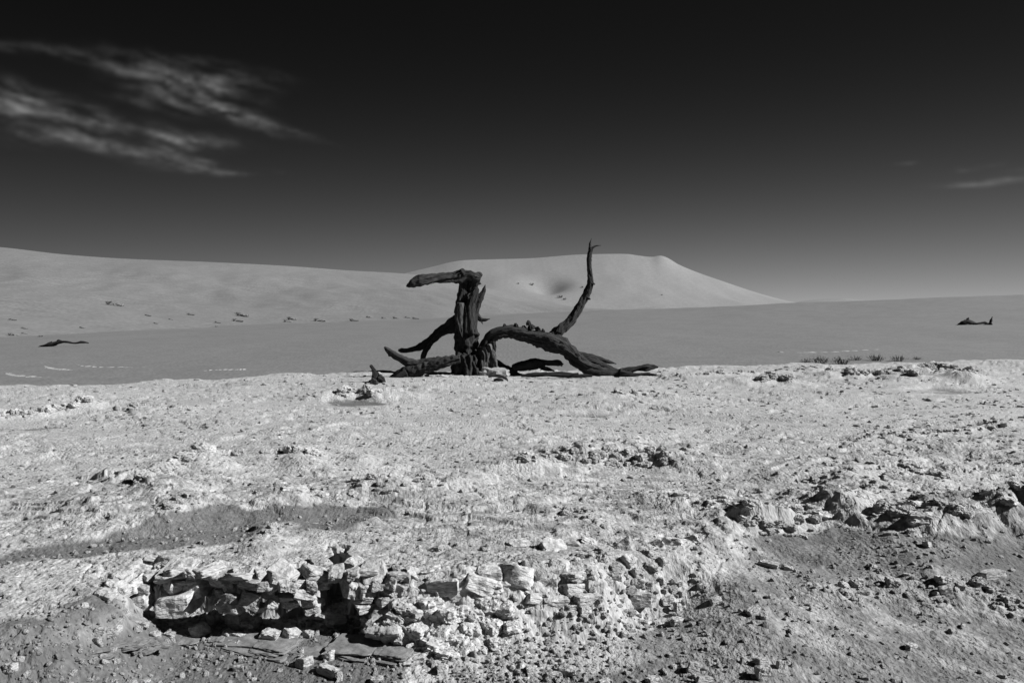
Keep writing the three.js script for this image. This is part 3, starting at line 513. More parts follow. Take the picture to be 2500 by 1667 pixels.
// ---- loose stones that can be told apart
function loose(px, py, w, h, label, set = ROCK, mat, group, sink = .3) {
  const c = hit(px, py + h * .38), k = PXM(-c.z), m = single('stone', pick(set), mat || pick(mRocks), label, 'stone', group);
  setRock(m, new THREE.Vector3(c.x, c.y + h * k * (.5 - sink), c.z), w * k * 1.2, h * k * 1.25, Math.min(w, h * 1.4) * k * 1.1, .4); return m;
}
const LOOSE = [
  [521, 1509, 32, 28, 'ribbed upright stone leaning just under the middle of the ledge'], [485, 1537, 38, 30, 'grey wedge stone with a pale right corner, alone on sand below the ledge'],
  [378, 1551, 26, 18, 'small white triangular stone on the sand below the ledge, left part'], [414, 1550, 22, 14, 'small flat stone just right of the white triangular stone'],
  [342, 1522, 34, 14, 'pale elongated stone under the left end of the ledge'], [336, 1533, 18, 12, 'small stone tucked in front of the elongated pale stone, left'], [307, 1497, 12, 18, 'small upright bright stone in the black gap at the left end of the ledge'],
  [439, 1520, 36, 8, 'thin white sliver of rock lying below the largest ledge boulder'], [583, 1511, 50, 34, 'large angular stone of the heap below the ledge, its left one'], [612, 1524, 38, 28, 'rough stone at the front of the heap below the ledge'], [648, 1519, 30, 18, 'smooth stone at the right of the heap below the ledge'],
  [605, 1543, 18, 12, 'little bright stone below the stone heap'], [577, 1550, 36, 14, 'flat pale slab in front of the stone heap, longer of two'], [555, 1547, 24, 16, 'rounded stone at the left end of the flat pale slab'], [661, 1551, 44, 28, 'large rounded stone left of the brightest flat stone, below the ledge'],
  [711, 1543, 38, 26, 'brightest white flat-faced stone on the sand below the ledge'], [752, 1546, 20, 16, 'small rough stone right of the brightest flat stone'], [818, 1515, 44, 28, 'flat angular slab stone beside the deep black recess of the ledge'], [772, 1512, 44, 9, 'thin flat sliver left of the angular slab stone, by the recess'],
  [838, 1533, 9, 8, 'tiny round stone under the angular slab by the recess'], [803, 1599, 28, 22, 'dark wedge stone with white right face, at the left end of the undercut shelf'], [742, 1614, 30, 24, 'pale cube-like stone on gravel left of the dark wedge stone'], [803, 1636, 60, 22, 'wide flat half-buried slab near the bottom, below the dark wedge stone'],
  [829, 1651, 14, 26, 'narrow upright stone at the right tip of the half-buried slab'], [920, 1657, 30, 14, 'pale stone with black shadow at the bottom edge, left of centre'], [1081, 1632, 25, 20, 'bright white pyramid stone casting a long shadow, bottom centre'], [874, 1566, 22, 12, 'rough little stones clump right of the sand below the recess'],
  [276, 1537, 34, 20, 'ridged stone on the gravel slope at far left of the ledge'], [245, 1538, 24, 15, 'stone with black shadow left of the ridged stone, left slope'], [238, 1561, 16, 12, 'small pale stone below the ridged stone, left slope'], [281, 1613, 14, 10, 'small white stone on bare gravel, lower left'], [582, 1631, 24, 16, 'pale stone near the bottom edge under the long dark shelf'], [587, 1607, 13, 13, 'small dark stone above the pale stone under the long shelf'], [25, 1627, 24, 20, 'pale stone cut by the left edge of the frame'],
  [1432, 1458, 62, 24, 'long pale boulder on the slope right of the block wall'], [1565, 1460, 48, 30, 'big squarish boulder with a black left edge, right slope'], [1399, 1478, 38, 14, 'leaning elongated stone with black shadow, below the long pale boulder'], [1427, 1490, 28, 24, 'blocky stone below the leaning elongated stone'], [1654, 1482, 16, 26, 'narrow standing white stone on the right slope'], [1631, 1464, 32, 18, 'white stone left of the narrow standing stone'],
  [1644, 1438, 20, 14, 'bright stone above the narrow standing stone'], [1665, 1447, 16, 12, 'bright stone right above the narrow standing stone'], [1654, 1515, 34, 16, 'flat stone with black underside below the narrow standing stone'], [1746, 1464, 26, 14, 'dark-sided stone alone at the right of the slope, middle height'], [1840, 1490, 36, 16, 'long pale stone with square black shadow at its left end, right hollow'], [1866, 1503, 18, 14, 'stone at the right tip of the long pale stone in the right hollow'], [1935, 1540, 16, 12, 'small stone with black shadow in the right hollow, below the long pale stone'],
  [1692, 1627, 26, 24, 'bright angular stone with black left side, lower right of centre'], [1718, 1658, 38, 16, 'pale flat stone at the bottom edge below the bright angular stone'], [1386, 1637, 44, 20, 'largest pale stone of the group at the bottom, right of centre'], [1353, 1647, 34, 14, 'flat stone left of the largest pale bottom stone'], [1299, 1635, 28, 18, 'stone with black left side in the bottom group, its leftmost'], [1595, 1660, 32, 18, 'white stone at the bottom edge, lower right of centre'], [1475, 1663, 34, 12, 'stone cut by the bottom edge, right of centre'], [1525, 1546, 18, 14, 'small dark-shadowed stone alone on the gravel, right of centre'], [1542, 1494, 18, 12, 'small pale stone below the squarish boulder'],
  [2265, 1328, 22, 12, 'dark little rock on the smooth sand of the right hollow, right of two'], [2166, 1303, 18, 10, 'small pale rock on the smooth sand of the right hollow, left of two'], [2225, 1295, 18, 8, 'tiny dark rock right of the small pale rock, right hollow'], [2420, 1402, 60, 20, 'pale hump of rock with black left side at the far right, mid height'], [2225, 1577, 30, 14, 'pale rounded stone alone on the lower right slope'], [2112, 1654, 20, 10, 'small stone with shadow at the bottom right'], [2310, 1437, 30, 14, 'rounded pale stone on the worn stony step, lower right'],
  [1863, 1640, 30, 34, 'rounded white lump at the bottom, right of the bright angular stone'], [1858, 1612, 28, 16, 'pale cap stone above the rounded white lump, lower right'], [1905, 1620, 16, 22, 'narrow stone right of the rounded white lump'], [1880, 1378, 44, 16, 'crumbly pale stone patch in the right hollow, upper left part'], [1925, 1386, 20, 10, 'small stone right of the crumbly pale patch'],
];
for (const a of LOOSE) loose(a[0], a[1], a[2], a[3], a[4], a[2] / a[3] > 3.2 ? SLAB : MIX, mRocks[1 + (a[0] & 1)], undefined, .22);

// ---- small stones, alike within their patch
const PATCH = [
  ['small pale stone among the gravel below the block wall', 'stones below the block wall', 70, () => [1180 + 560 * R(), 1520 + 145 * R()], [8, 16]],
  ['small stone on the bouldery slope right of the block wall', 'stones on the bouldery slope', 60, () => { const t = R(); return [1400 + 330 * t, 1400 + 130 * R()]; }, [9, 20]],
  ['small dark-shadowed stone on the gravel slope at the lower left', 'stones on the lower left slope', 50, () => [20 + 280 * R(), 1480 + 180 * R()], [7, 14]],
  ['small stone on the sand in front of the ledge', 'stones on the sand before the ledge', 50, () => [330 + 560 * R(), 1510 + 150 * R()], [6, 13]],
  ['small stone lying in the right hollow', 'stones in the right hollow', 26, () => [1760 + 730 * R(), 1340 + 320 * R()], [7, 14]],
];
const SEEN = new Set();
const shortName = l => { const w = l.split(' '), k = w.findIndex(x => /^(stone|slab|sliver|boulder|rock|lump|hump|patch|clump|stones)[,]?$/.test(x)); return w.slice(0, k + 1).join(' ').replace(',', ''); };
const NAMED = LOOSE.filter(a => shortName(a[4]).split(' ').length > 1);
for (const [, , n, at, sz] of PATCH) for (let i = 0; i < n; i++) {
  const [x, y] = at(), w = lerp(sz[0], sz[1], R() * R()); let near = LOOSE[0], bd = 1e9; let near2 = LOOSE[1], bd2 = 1e9;
  for (const a of NAMED) { const q = Math.hypot(a[0] - x, (a[1] - y) * 1.5); if (q < bd) { near2 = near; bd2 = bd; bd = q; near = a; } else if (q < bd2) { bd2 = q; near2 = a; } }
  const dx = x - near[0], dy = y - near[1], dir = Math.abs(dx) > 1.3 * Math.abs(dy) ? (dx < 0 ? 'left of' : 'right of') : dy < 0 ? 'behind' : 'before', sizeW = w > sz[0] + .55 * (sz[1] - sz[0]) ? 'small' : w > sz[0] + .15 * (sz[1] - sz[0]) ? 'very small' : 'tiny';
  let lb = `${sizeW} stone ${bd > 90 ? 'well ' : bd > 45 ? 'a little ' : ''}${dir} the ${shortName(near[4])}`; if (SEEN.has(lb)) lb += `, towards the ${shortName(near2[4])}`; SEEN.add(lb);
  loose(x, y, w, w * (.5 + .35 * R()), lb, CHIP, null, 'small loose stones of the foreground', .3);
}

// ---- gravel
{
  const N = 9000, g = CHIP[0], m = new THREE.InstancedMesh(mergeVertices(g), mRocks[1], N); sh(m); m.name = 'gravel'; m.userData = { kind: 'stuff', label: 'loose gravel and crumbs of clay strewn over the hollows and the pan', category: 'gravel' };
  const M = new THREE.Matrix4(), q = new THREE.Quaternion(), e = new THREE.Euler(); let k = 0, guard = 0;
  while (k < N && guard++ < 80000) {
    const d = 1 / lerp(1 / 3.6, 1 / 11, Math.pow(R(), 1.2)), x = (R() * 1.5 - .75) * d, y = ground(x, -d);
    const dens = .16 * (1 - .6 * tLow * smooth(.5, 1.1, x)) + .75 * tLow * lerp(1, .12, smooth(.5, 1.1, x)) * smooth(-.3, .35, n2(x * 1.6 + 3, d * 1.6) + .2 * n2(x * 7, d * 7) + .15) + (tRub > .01 ? .2 : 0) + .25 * tSand;
    if (R() > dens * (d > 6 ? .55 : 1)) continue;
    const s = (.006 + .020 * Math.pow(R(), 3)) * (d > 6 ? 1.3 : 1); e.set(R() * 6, R() * 6, R() * 6); q.setFromEuler(e);
    M.compose(new THREE.Vector3(x, y + s * .12, -d), q, new THREE.Vector3(s * (1 + R()), s * (.6 + .6 * R()), s * (1 + .5 * R()))); m.setMatrixAt(k, M); m.setColorAt(k, grey(.7 + .45 * R())); k++;
  }
  m.count = k; scene.add(m);
}

{
  const N = 3600, m = new THREE.InstancedMesh(mergeVertices(CHIP[3]), mRocks[0], N); sh(m); m.name = 'clods'; m.userData = { kind: 'stuff', label: 'thin curled flakes and clods of dry clay dotted over the far pan', category: 'clods' };
  const M = new THREE.Matrix4(), q = new THREE.Quaternion(), e = new THREE.Euler(); let k = 0, guard = 0;
  while (k < N && guard++ < 60000) {
    const d = 1 / lerp(1 / 5.5, 1 / 19, Math.pow(R(), .8)), x = (R() * 1.5 - .75) * d; if (d > edgeD(x / d) - .3) continue;
    const dens = smooth(-.2, .6, n2(x * .5 + 8, d * 1.1) + .7 * n2(x * 1.7, d * 2.6)); if (R() > .1 + .9 * dens) continue;
    const y = ground(x, -d); if (tLow > .2) continue;
    const s = d * (.0012 + .0030 * Math.pow(R(), 4)); e.set((R() - .5) * .5, R() * 6, (R() - .5) * .7); q.setFromEuler(e);
    M.compose(new THREE.Vector3(x, y + s * .2, -d), q, new THREE.Vector3(s * (1.2 + 1.6 * R()), s * (.45 + .4 * R()), s * (1 + R()))); m.setMatrixAt(k, M); m.setColorAt(k, grey(.8 + .3 * R())); k++;
  }
  m.count = k; scene.add(m);
}

// ---------------------------------------------------------------- dead wood
// limb: survey points [px, py, half width px, forward offset m]; a ridged, knotted, tapering sweep
function limbGeo(pts, D, o, opt = {}) {
  const c = pts.map(([px, py, , dz = 0]) => { const d = D - dz, [a, b] = ray(px, py); return new THREE.Vector3(a * d, EYE + b * d, -d).sub(o); });
  const rad = pts.map(p => p[2] * PXM(D)), cur = new THREE.CatmullRomCurve3(c, false, 'centripetal');
  const len = cur.getLength(), n = Math.max(10, Math.min(110, Math.round(len / (opt.step || .022)))), ra = opt.ra || 26, seed = opt.seed ?? pts[0][0] * .37;
  const cum = [0]; for (let i = 1; i < c.length; i++) cum.push(cum[i - 1] + c[i].distanceTo(c[i - 1]));
  let N = new THREE.Vector3(0, 0, 1); const P = [], U = [], I = [];
  const amp = (opt.amp ?? .16) * 1.35, tw = opt.twist ?? 1.2, flat = opt.flat || 1;
  for (let i = 0; i <= n; i++) {
    const t = i / n, tc = t * (c.length - 1), k = Math.min(c.length - 2, Math.floor(tc)), f = tc - k, p = cur.getPoint(t), T = cur.getTangent(t);
    const r0 = lerp(rad[k], rad[k + 1], f * f * (3 - 2 * f)), s = lerp(cum[k], cum[k + 1], f);
    N.addScaledVector(T, -N.dot(T)).normalize(); const B = T.clone().cross(N);
    for (let j = 0; j <= ra; j++) {
      const a = (j % ra) / ra * Math.PI * 2, aa = a + tw * s, ux = Math.cos(aa), uy = Math.sin(aa);
      let r = r0 * (1 + amp * 1.6 * n3(ux * 1.9 + seed, uy * 1.9, s * 1.1) + amp * n3(ux * 4.5, uy * 4.5 + seed, s * 2.2) + amp * .55 * n3(ux * 9, uy * 9, s * 3 + seed) + .14 * n3(ux * 1.2, uy * 1.2 + seed, s * 7) + .10 * n3(ux * 2.5, uy * 2.5 + seed, s * 15));
      if (opt.crack) r -= r0 * opt.crack * smooth(.12, 0, Math.abs(n3(ux * 2.3 + seed, uy * 2.3 + 9, s * .7)));
      let sh = 0; if (opt.jag && (i === n)) sh = opt.jag * r0 * (n2(j * 1.7 + seed, 2) + .4); if (opt.jag0 && i === 0) sh = -opt.jag0 * r0 * (n2(j * 1.7 + seed, 5) + .4);
      const q = p.clone().addScaledVector(N, Math.cos(a) * r * flat).addScaledVector(B, Math.sin(a) * r).addScaledVector(T, sh);
      P.push(q.x, q.y, q.z); U.push(j / ra * 6.283 * Math.max(.06, rad[0]) * 1.4, s * 1.4);
    }
  }
  for (let i = 0; i < n; i++) for (let j = 0; j < ra; j++) { const a = i * (ra + 1) + j, b = a + 1, d = a + ra + 1, e = d + 1; I.push(a, d, b, b, d, e); }
  for (const [row, end] of [[0, 0], [n, 1]]) {      // broken ends, dished
    const T = cur.getTangent(end), p = cur.getPoint(end).addScaledVector(T, (end ? -1 : 1) * rad[end ? rad.length - 1 : 0] * .35), k = P.length / 3; P.push(p.x, p.y, p.z); U.push(0, 0);
    for (let j = 0; j < ra; j++) { const a = row * (ra + 1) + j, b = a + 1; if (end) I.push(a, k, b); else I.push(a, b, k); }
  }
  const g = new THREE.BufferGeometry(); g.setAttribute('position', new THREE.Float32BufferAttribute(P, 3)); g.setAttribute('uv', new THREE.Float32BufferAttribute(U, 2)); g.setIndex(I); g.computeVertexNormals();
  const nn = g.attributes.normal;                   // close the seam
  for (let i = 0; i <= n; i++) { const a = i * (ra + 1), b = a + ra; const v = new THREE.Vector3().fromBufferAttribute(nn, a).add(new THREE.Vector3().fromBufferAttribute(nn, b)).normalize(); nn.setXYZ(a, v.x, v.y, v.z); nn.setXYZ(b, v.x, v.y, v.z); }
  return g;
}
const zA = l => l.map(([x, y, r, dz]) => [830 + x / 3.919, 560 + y / 3.919, r / 3.919, dz || 0]);
const zB = l => l.map(([x, y, r, dz]) => [1150 + x / 3.92, 560 + y / 3.92, r / 3.92, dz || 0]);
const TB = hit(1150, 916), TD = -TB.z;
const tree = thing('dead_tree', 'dead broken tree with a hooked trunk and a long arching limb, black against the dunes', 'dead tree', [TB.x, TB.y, TB.z]);
const T0 = TB.clone();
const L = (name, pts, opt = {}, mat = mWood, parent = tree, D = TD, o = T0) => part(name, limbGeo(pts, D, o, opt), mat, parent);
const trunk = L('trunk', zA([[1245, 1440, 185], [1235, 1395, 155], [1218, 1310, 116], [1212, 1200, 100], [1205, 1100, 102], [1200, 1000, 104], [1195, 900, 95], [1180, 800, 72], [1172, 720, 58], [1172, 640, 54], [1182, 570, 46], [1190, 500, 46], [1195, 440, 52]]), { amp: .2, crack: .28, ra: 44, step: .016, twist: .5 });
L('splinter', zA([[1215, 1000, 60, .25], [1232, 850, 50, .24], [1250, 720, 42, .20], [1285, 630, 36, .16], [1305, 570, 24, .13], [1312, 552, 10, .12]]), { amp: .22, jag: .8, seed: 3, flat: .6, crack: .2 });
L('splinter', zA([[1245, 1000, 55, .1], [1262, 880, 48, .1], [1290, 760, 42, .08], [1335, 660, 34, .05], [1372, 590, 22, .02], [1390, 530, 4, 0]]), { amp: .2, seed: 9, flat: .6, crack: .2 });
L('splinter', zA([[1150, 700, 30, .28], [1140, 850, 34, .3], [1150, 950, 22, .32], [1168, 1030, 6, .32]]), { amp: .2, seed: 14, flat: .5 }, mWoodPale);
const topLimb = L('limb', zA([[1345, 470, 30, .05], [1300, 462, 46, .05], [1235, 440, 48, .05], [1150, 450, 62, .05], [1080, 455, 50, .1], [1000, 458, 43, .18], [900, 468, 40, .26], [820, 482, 42, .32], [760, 492, 48, .36], [700, 512, 38, .4], [655, 535, 20, .42], [634, 546, 7, .43]]), { amp: .17, crack: .12, ra: 32 });
L('knot', zA([[1170, 450, 34, .1], [1158, 405, 36, .1], [1145, 385, 22, .1]]), { amp: .25, seed: 31 }, mWoodDark, topLimb);
L('knot', zA([[1250, 440, 30, .05], [1230, 410, 24, .05], [1222, 400, 8, .05]]), { amp: .3, seed: 35 }, mWoodDark, topLimb);
L('knot', zA([[1290, 450, 30, .0], [1325, 445, 32, .0], [1350, 460, 22, .0]]), { amp: .3, seed: 38 }, mWoodDark, topLimb);
L('splinter', zA([[1285, 455, 52, 0], [1275, 520, 48, 0], [1250, 570, 30, .02], [1236, 612, 8, .04]]), { amp: .25, seed: 41 }, mWoodDark);
L('splinter', zA([[1290, 490, 30, -.03], [1330, 515, 14, -.03], [1352, 522, 3, -.03]]), { amp: .25, seed: 43 }, mWoodDark);
L('limb', zA([[1190, 860, 70, -.15], [1110, 900, 76, -.16], [1010, 948, 50, -.2], [930, 1005, 44, -.22], [860, 1068, 38, -.22], [780, 1122, 33, -.2], [700, 1146, 22, -.16], [640, 1158, 20, -.12], [590, 1158, 20, -.1], [556, 1155, 10, -.08]]), { amp: .18, crack: .1, ra: 30 }, mWoodDark);
L('branch', zA([[868, 1070, 30, -.2], [835, 1130, 24, -.16], [800, 1190, 26, -.12], [788, 1270, 24, -.1]]), { amp: .2 }, mWood);
const spur = L('branch', zA([[1270, 770, 30, -.1], [1310, 820, 24, -.06], [1345, 860, 20, -.02], [1385, 865, 14, 0], [1435, 855, 3, .02]]), { amp: .15 });
L('twig', zA([[1335, 850, 14, -.02], [1352, 880, 9, 0], [1366, 906, 3, .02]]), { amp: .15 }, mWood, spur);
L('branch', zA([[1290, 1000, 24, .02], [1318, 1000, 18, .02], [1330, 990, 8, .02]]), { amp: .3, seed: 51 });
for (const [pts, s] of [[[[1180, 1200, 60, .2], [1150, 1310, 46, .3], [1120, 1385, 30, .36], [1095, 1430, 14, .4]], 61], [[[1230, 1220, 60, .3], [1230, 1320, 44, .4], [1225, 1395, 36, .48], [1220, 1440, 16, .5]], 62], [[[1280, 1220, 56, .25], [1300, 1320, 44, .34], [1320, 1395, 34, .42], [1330, 1440, 14, .45]], 63], [[[1300, 1160, 50, .1], [1350, 1290, 40, .2], [1390, 1380, 34, .28], [1420, 1440, 16, .3]], 64], [[[1150, 1280, 50, -.1], [1110, 1370, 40, -.1], [1080, 1440, 20, -.1]], 65]])
  L('root', zA(pts), { amp: .24, crack: .25, seed: s });
// arching limb at the right
const arch = L('limb', zB([[110, 1390, 90, -.1], [130, 1290, 80, -.05], [128, 1180, 70, 0], [155, 1090, 64, .05], [210, 1015, 58, .1], [300, 985, 58, .14], [420, 985, 64, .16], [520, 1008, 62, .16], [640, 1042, 70, .16], [760, 1072, 88, .16], [850, 1112, 84, .18], [930, 1165, 64, .22], [1000, 1235, 62, .28], [1080, 1302, 62, .34], [1180, 1352, 62, .4], [1290, 1375, 50, .42], [1400, 1372, 36, .42], [1500, 1345, 30, .42], [1600, 1328, 24, .4], [1680, 1322, 34, .4], [1740, 1314, 22, .38], [1792, 1318, 8, .38]]), { amp: .16, crack: .12, ra: 36, step: .03 });
L('branch', zB([[1420, 1368, 32, .46], [1560, 1392, 22, .5], [1700, 1392, 20, .52], [1800, 1412, 16, .54], [1880, 1436, 3, .55]]), { amp: .2 }, mWoodDark);
L('splinter', zB([[980, 1190, 30, .2], [1060, 1195, 22, .16], [1180, 1222, 24, .14], [1300, 1262, 20, .12], [1392, 1286, 4, .1]]), { amp: .2, flat: .5 });
L('splinter', zB([[1040, 1225, 24, .3], [1180, 1262, 30, .3], [1290, 1310, 26, .3], [1420, 1360, 16, .35]]), { amp: .22, flat: .6 });
const upright = L('branch', zB([[770, 1050, 64, .14], [815, 995, 54, .12], [870, 950, 48, .1], [935, 895, 45, .06], [1005, 795, 42, 0], [1060, 700, 42, -.05], [1110, 605, 38, -.08], [1143, 515, 30, -.08], [1140, 440, 27, -.06], [1130, 350, 24, -.03], [1130, 255, 23, 0], [1142, 195, 19, .01], [1138, 145, 10, .02], [1154, 84, 1.5, .02]]), { amp: .12, ra: 26, crack: .08, twist: 2 });
L('twig', zB([[1142, 200, 16, .01], [1168, 172, 9, .03], [1200, 157, 6, .04], [1246, 153, 1.5, .05]]), { amp: .1 }, mWood, upright);
L('twig', zB([[1150, 505, 16, -.05], [1172, 520, 11, -.03], [1188, 526, 4, -.02]]), { amp: .2 }, mWood, upright);
L('twig', zB([[1095, 640, 16, -.03], [1125, 660, 13, 0], [1145, 668, 5, .02]]), { amp: .2 }, mWood, upright);
L('splinter', zB([[830, 990, 26, .2], [852, 920, 16, .2], [858, 905, 4, .2]]), { amp: .2 }, mWoodDark);
for (const [x, y, r, s] of [[428, 912, 19, 1], [548, 885, 18, 2], [322, 918, 16, 3], [505, 935, 24, 4], [575, 925, 30, 5], [640, 945, 22, 6], [690, 965, 16, 7], [635, 1118, 26, 8], [550, 1078, 12, 9], [905, 1115, 20, 10]])
  L('knot', zB([[x + 4, y + 34 * (y > 1050 ? -1 : 1), r * 1.1, .16], [x, y + 8 * (y > 1050 ? -1 : 1), r, .16], [x - 3, y - 16 * (y > 1050 ? -1 : 1), r * .45, .16]]), { amp: .3, seed: 80 + s, step: .012 }, s % 2 ? mWoodDark : mWood, arch);
L('bark', zB([[205, 1070, 26, .22], [212, 1140, 30, .22], [222, 1195, 8, .22]]), { amp: .2, seed: 91, flat: .5 }, mWoodDark);
for (const [pts, s] of [[[[120, 1130, 62, .2], [140, 1220, 50, .3], [130, 1310, 44, .36], [110, 1400, 30, .42]], 94], [[[160, 1120, 50, .18], [190, 1200, 44, .26], [205, 1260, 40, .3], [230, 1340, 26, .36]], 95], [[[90, 1150, 40, .1], [70, 1250, 46, .2], [60, 1380, 30, .3]], 96]])
  L('root', zB(pts), { amp: .28, crack: .3, seed: s }, mWoodPale);

// pale heap of clay gripped by the roots
{
  const c = hit(1205, 917), m = single('clay_heap', KNOB[1], mClay, 'pale crumbly heap of clay against the foot of the dead tree', 'clay heap');
  m.scale.set(.8, .38, .7); m.position.set(c.x - .02, c.y + .03, c.z + .05);
}
function wood(name, label, base, list, cat = 'driftwood') {
  const b = hit(...base), t = thing(name, label, cat, [b.x, b.y, b.z]);
  for (const [n, pts, opt, mat] of list) part(n, limbGeo(pts, -b.z, b, opt || {}), mat || mWood, t); return t;
}
wood('fallen_log', 'thick weathered log lying against the left foot of the dead tree', [1010, 920], [
  ['log', zA([[492, 1420, 24], [560, 1392, 46], [640, 1368, 60], [720, 1348, 64], [810, 1322, 66], [900, 1292, 62], [1000, 1262, 52], [1080, 1246, 42], [1150, 1240, 34]]), { amp: .2, crack: .2, jag0: .8, ra: 32 }],
  ['root', zA([[640, 1385, 40, .15], [560, 1415, 30, .2], [500, 1440, 12, .2]]), { amp: .25 }, mWoodDark]]);
wood('fallen_branch', 'curved dark branch resting on the fallen log left of the dead tree', [985, 920], [
  ['branch', zA([[424, 1123, 8], [450, 1150, 22], [490, 1185, 32], [560, 1228, 36], [640, 1268, 40], [740, 1282, 34], [830, 1256, 26], [905, 1224, 6]]), { amp: .18 }, mWood], ['knot', zA([[480, 1180, 20], [470, 1205, 16], [462, 1212, 5]]), { amp: .2 }, mWoodDark]]);
wood('stump', 'small isolated stump with one upright spike, left of the dead tree', [915, 935], [
  ['spike', zA([[352, 1475, 46], [350, 1430, 46], [338, 1390, 30], [324, 1355, 18], [308, 1325, 14], [294, 1305, 13], [288, 1297, 6]]), { amp: .2 }, mWoodDark],
  ['root', zA([[360, 1420, 40], [395, 1440, 32], [430, 1470, 14]]), { amp: .2 }, mWoodDark], ['log_end', zA([[330, 1450, 36, -.1], [318, 1466, 38, .15], [316, 1468, 30, .24]]), { amp: .2, jag: .3 }, mWood]]);
wood('fallen_log', 'short dark log lying in the shadow under the arching limb', [1290, 916], [
  ['log', zB([[395, 1350, 12], [425, 1322, 38], [500, 1305, 50], [590, 1290, 54], [660, 1290, 44], [700, 1330, 20]]), { amp: .2, crack: .15 }, mWoodDark],
  ['branch', zB([[630, 1275, 34], [700, 1275, 26], [780, 1280, 22], [840, 1278, 28], [872, 1292, 16]]), { amp: .25, jag: 1.2 }], ['root', zB([[670, 1320, 24], [730, 1335, 20], [800, 1355, 6]]), { amp: .2 }]]);
wood('driftwood_root', 'black knobbly root running from the tree foot along the ground', [1240, 914], [['root', zB([[225, 1255, 16], [270, 1285, 24], [320, 1330, 26], [380, 1355, 30], [460, 1395, 16], [560, 1412, 6]]), { amp: .3 }, mWoodDark]]);
wood('driftwood_plank', 'flat splintered slab of wood on the ground under the arching limb', [1370, 924], [['plank', zB([[480, 1400, 10], [600, 1392, 20], [760, 1388, 22], [900, 1398, 20], [1030, 1378, 8]]), { amp: .25, flat: 1 }, mWoodDark], ['splinter', zB([[690, 1378, 8], [850, 1372, 12], [1020, 1380, 3]]), { amp: .2 }, mWood]]);
wood('driftwood_plank', 'thin flat splinter of wood at the foot of the fallen limb tip', [1420, 924], [['plank', zB([[850, 1412, 6], [960, 1404, 14], [1080, 1402, 16], [1160, 1400, 10]]), { amp: .25 }, mWoodDark]]);
wood('bark_strip', 'small curled strip of bark on the ground in front of the dead tree', [1215, 929], [['bark', zB([[165, 1410, 10], [200, 1400, 14], [270, 1404, 14], [330, 1424, 12], [354, 1452, 5]]), { amp: .2 }, mWood], ['bark', zB([[215, 1440, 8, .1], [260, 1436, 16, .1], [310, 1444, 10, .1]]), { amp: .2 }, mWoodDark]]);
// far wrecks on the sand
function onSand(px, py) { const [a, b] = ray(px, py); let d = 18; while (d < 85 && EYE + b * d > sandFlat(a * d, -d)) d += .1; return new THREE.Vector3(a * d, EYE + b * d, -d); }
function farWood(label, base, list) { const b = onSand(...base), t = thing('far_driftwood', label, 'driftwood', [b.x, b.y, b.z]); for (const [n, pts] of list) part(n, limbGeo(pts, -b.z, b, { amp: .3, ra: 12, step: .12 }), mWoodDark, t); }
farWood('far dark fallen tree lying on the sand slope at the right', [2380, 793], [
  ['log', [[2338, 794, 2], [2350, 788, 5], [2365, 786, 6], [2385, 790, 3], [2405, 787, 3], [2412, 789, 2]]], ['branch', [[2360, 784, 3], [2364, 779, 3], [2366, 775, 1]]],
  ['branch', [[2396, 797, 1], [2408, 792, 2], [2420, 791, 4], [2424, 794, 1]]], ['branch', [[2419, 791, 3], [2421, 783, 2.5], [2424, 773, .8]]]]);
farWood('far dark fallen tree lying along the foot of the left dune', [160, 846], [
  ['log', [[82, 851, 1], [105, 844, 3], [125, 841, 5], [140, 836, 4], [160, 834, 3], [180, 838, 2], [198, 835, 3], [215, 837, 1]]], ['branch', [[108, 846, 3], [118, 839, 3], [126, 834, 1]]], ['branch', [[138, 837, 3], [142, 832, 3], [150, 832, 1]]]]);

// low crusts of clay standing out of the sand flat
function crust(label, pts) {
  const w = pts.map(p => onSand(...p)), mid = w[Math.floor(w.length / 2)], t = thing('clay_crust', label, 'clay crust', [mid.x, mid.y, mid.z]);
  const cur = new THREE.CatmullRomCurve3(w);
  const g = grid(90, 8, (u, v) => { const p = cur.getPoint(u), k = Math.sin(Math.PI * u) ** .5 * (.6 + .6 * n2(u * 22, pts[0][0])), x = p.x, z = p.z + lerp(.2, -.5, v) * k; const hh = Math.sin(Math.PI * Math.pow(v, .45)) * .07 * k * (.7 + .5 * n2(x * 3, z * 3)); return [x - mid.x, sandFlat(x, z) - .02 + hh - mid.y, z - mid.z, .30]; });
  part('crust', g, mGround, t);
}
crust('long thin pale crust line on the sand right of the tree', [[1872, 855], [1890, 860], [1960, 861], [2060, 858], [2130, 854], [2200, 850]]);
crust('curved pale crust at the far left of the sand flat', [[8, 908], [25, 916], [70, 920], [145, 922]]);
crust('pale crust streak left of the small stump, farther of two', [[178, 886], [210, 895], [280, 897], [370, 897]]);
crust('faint short pale crust between the two left streaks', [[104, 892], [130, 901], [190, 904]]);
crust('thin pale crust line beside the left pan edge', [[470, 908], [520, 904], [590, 903], [640, 900]]);

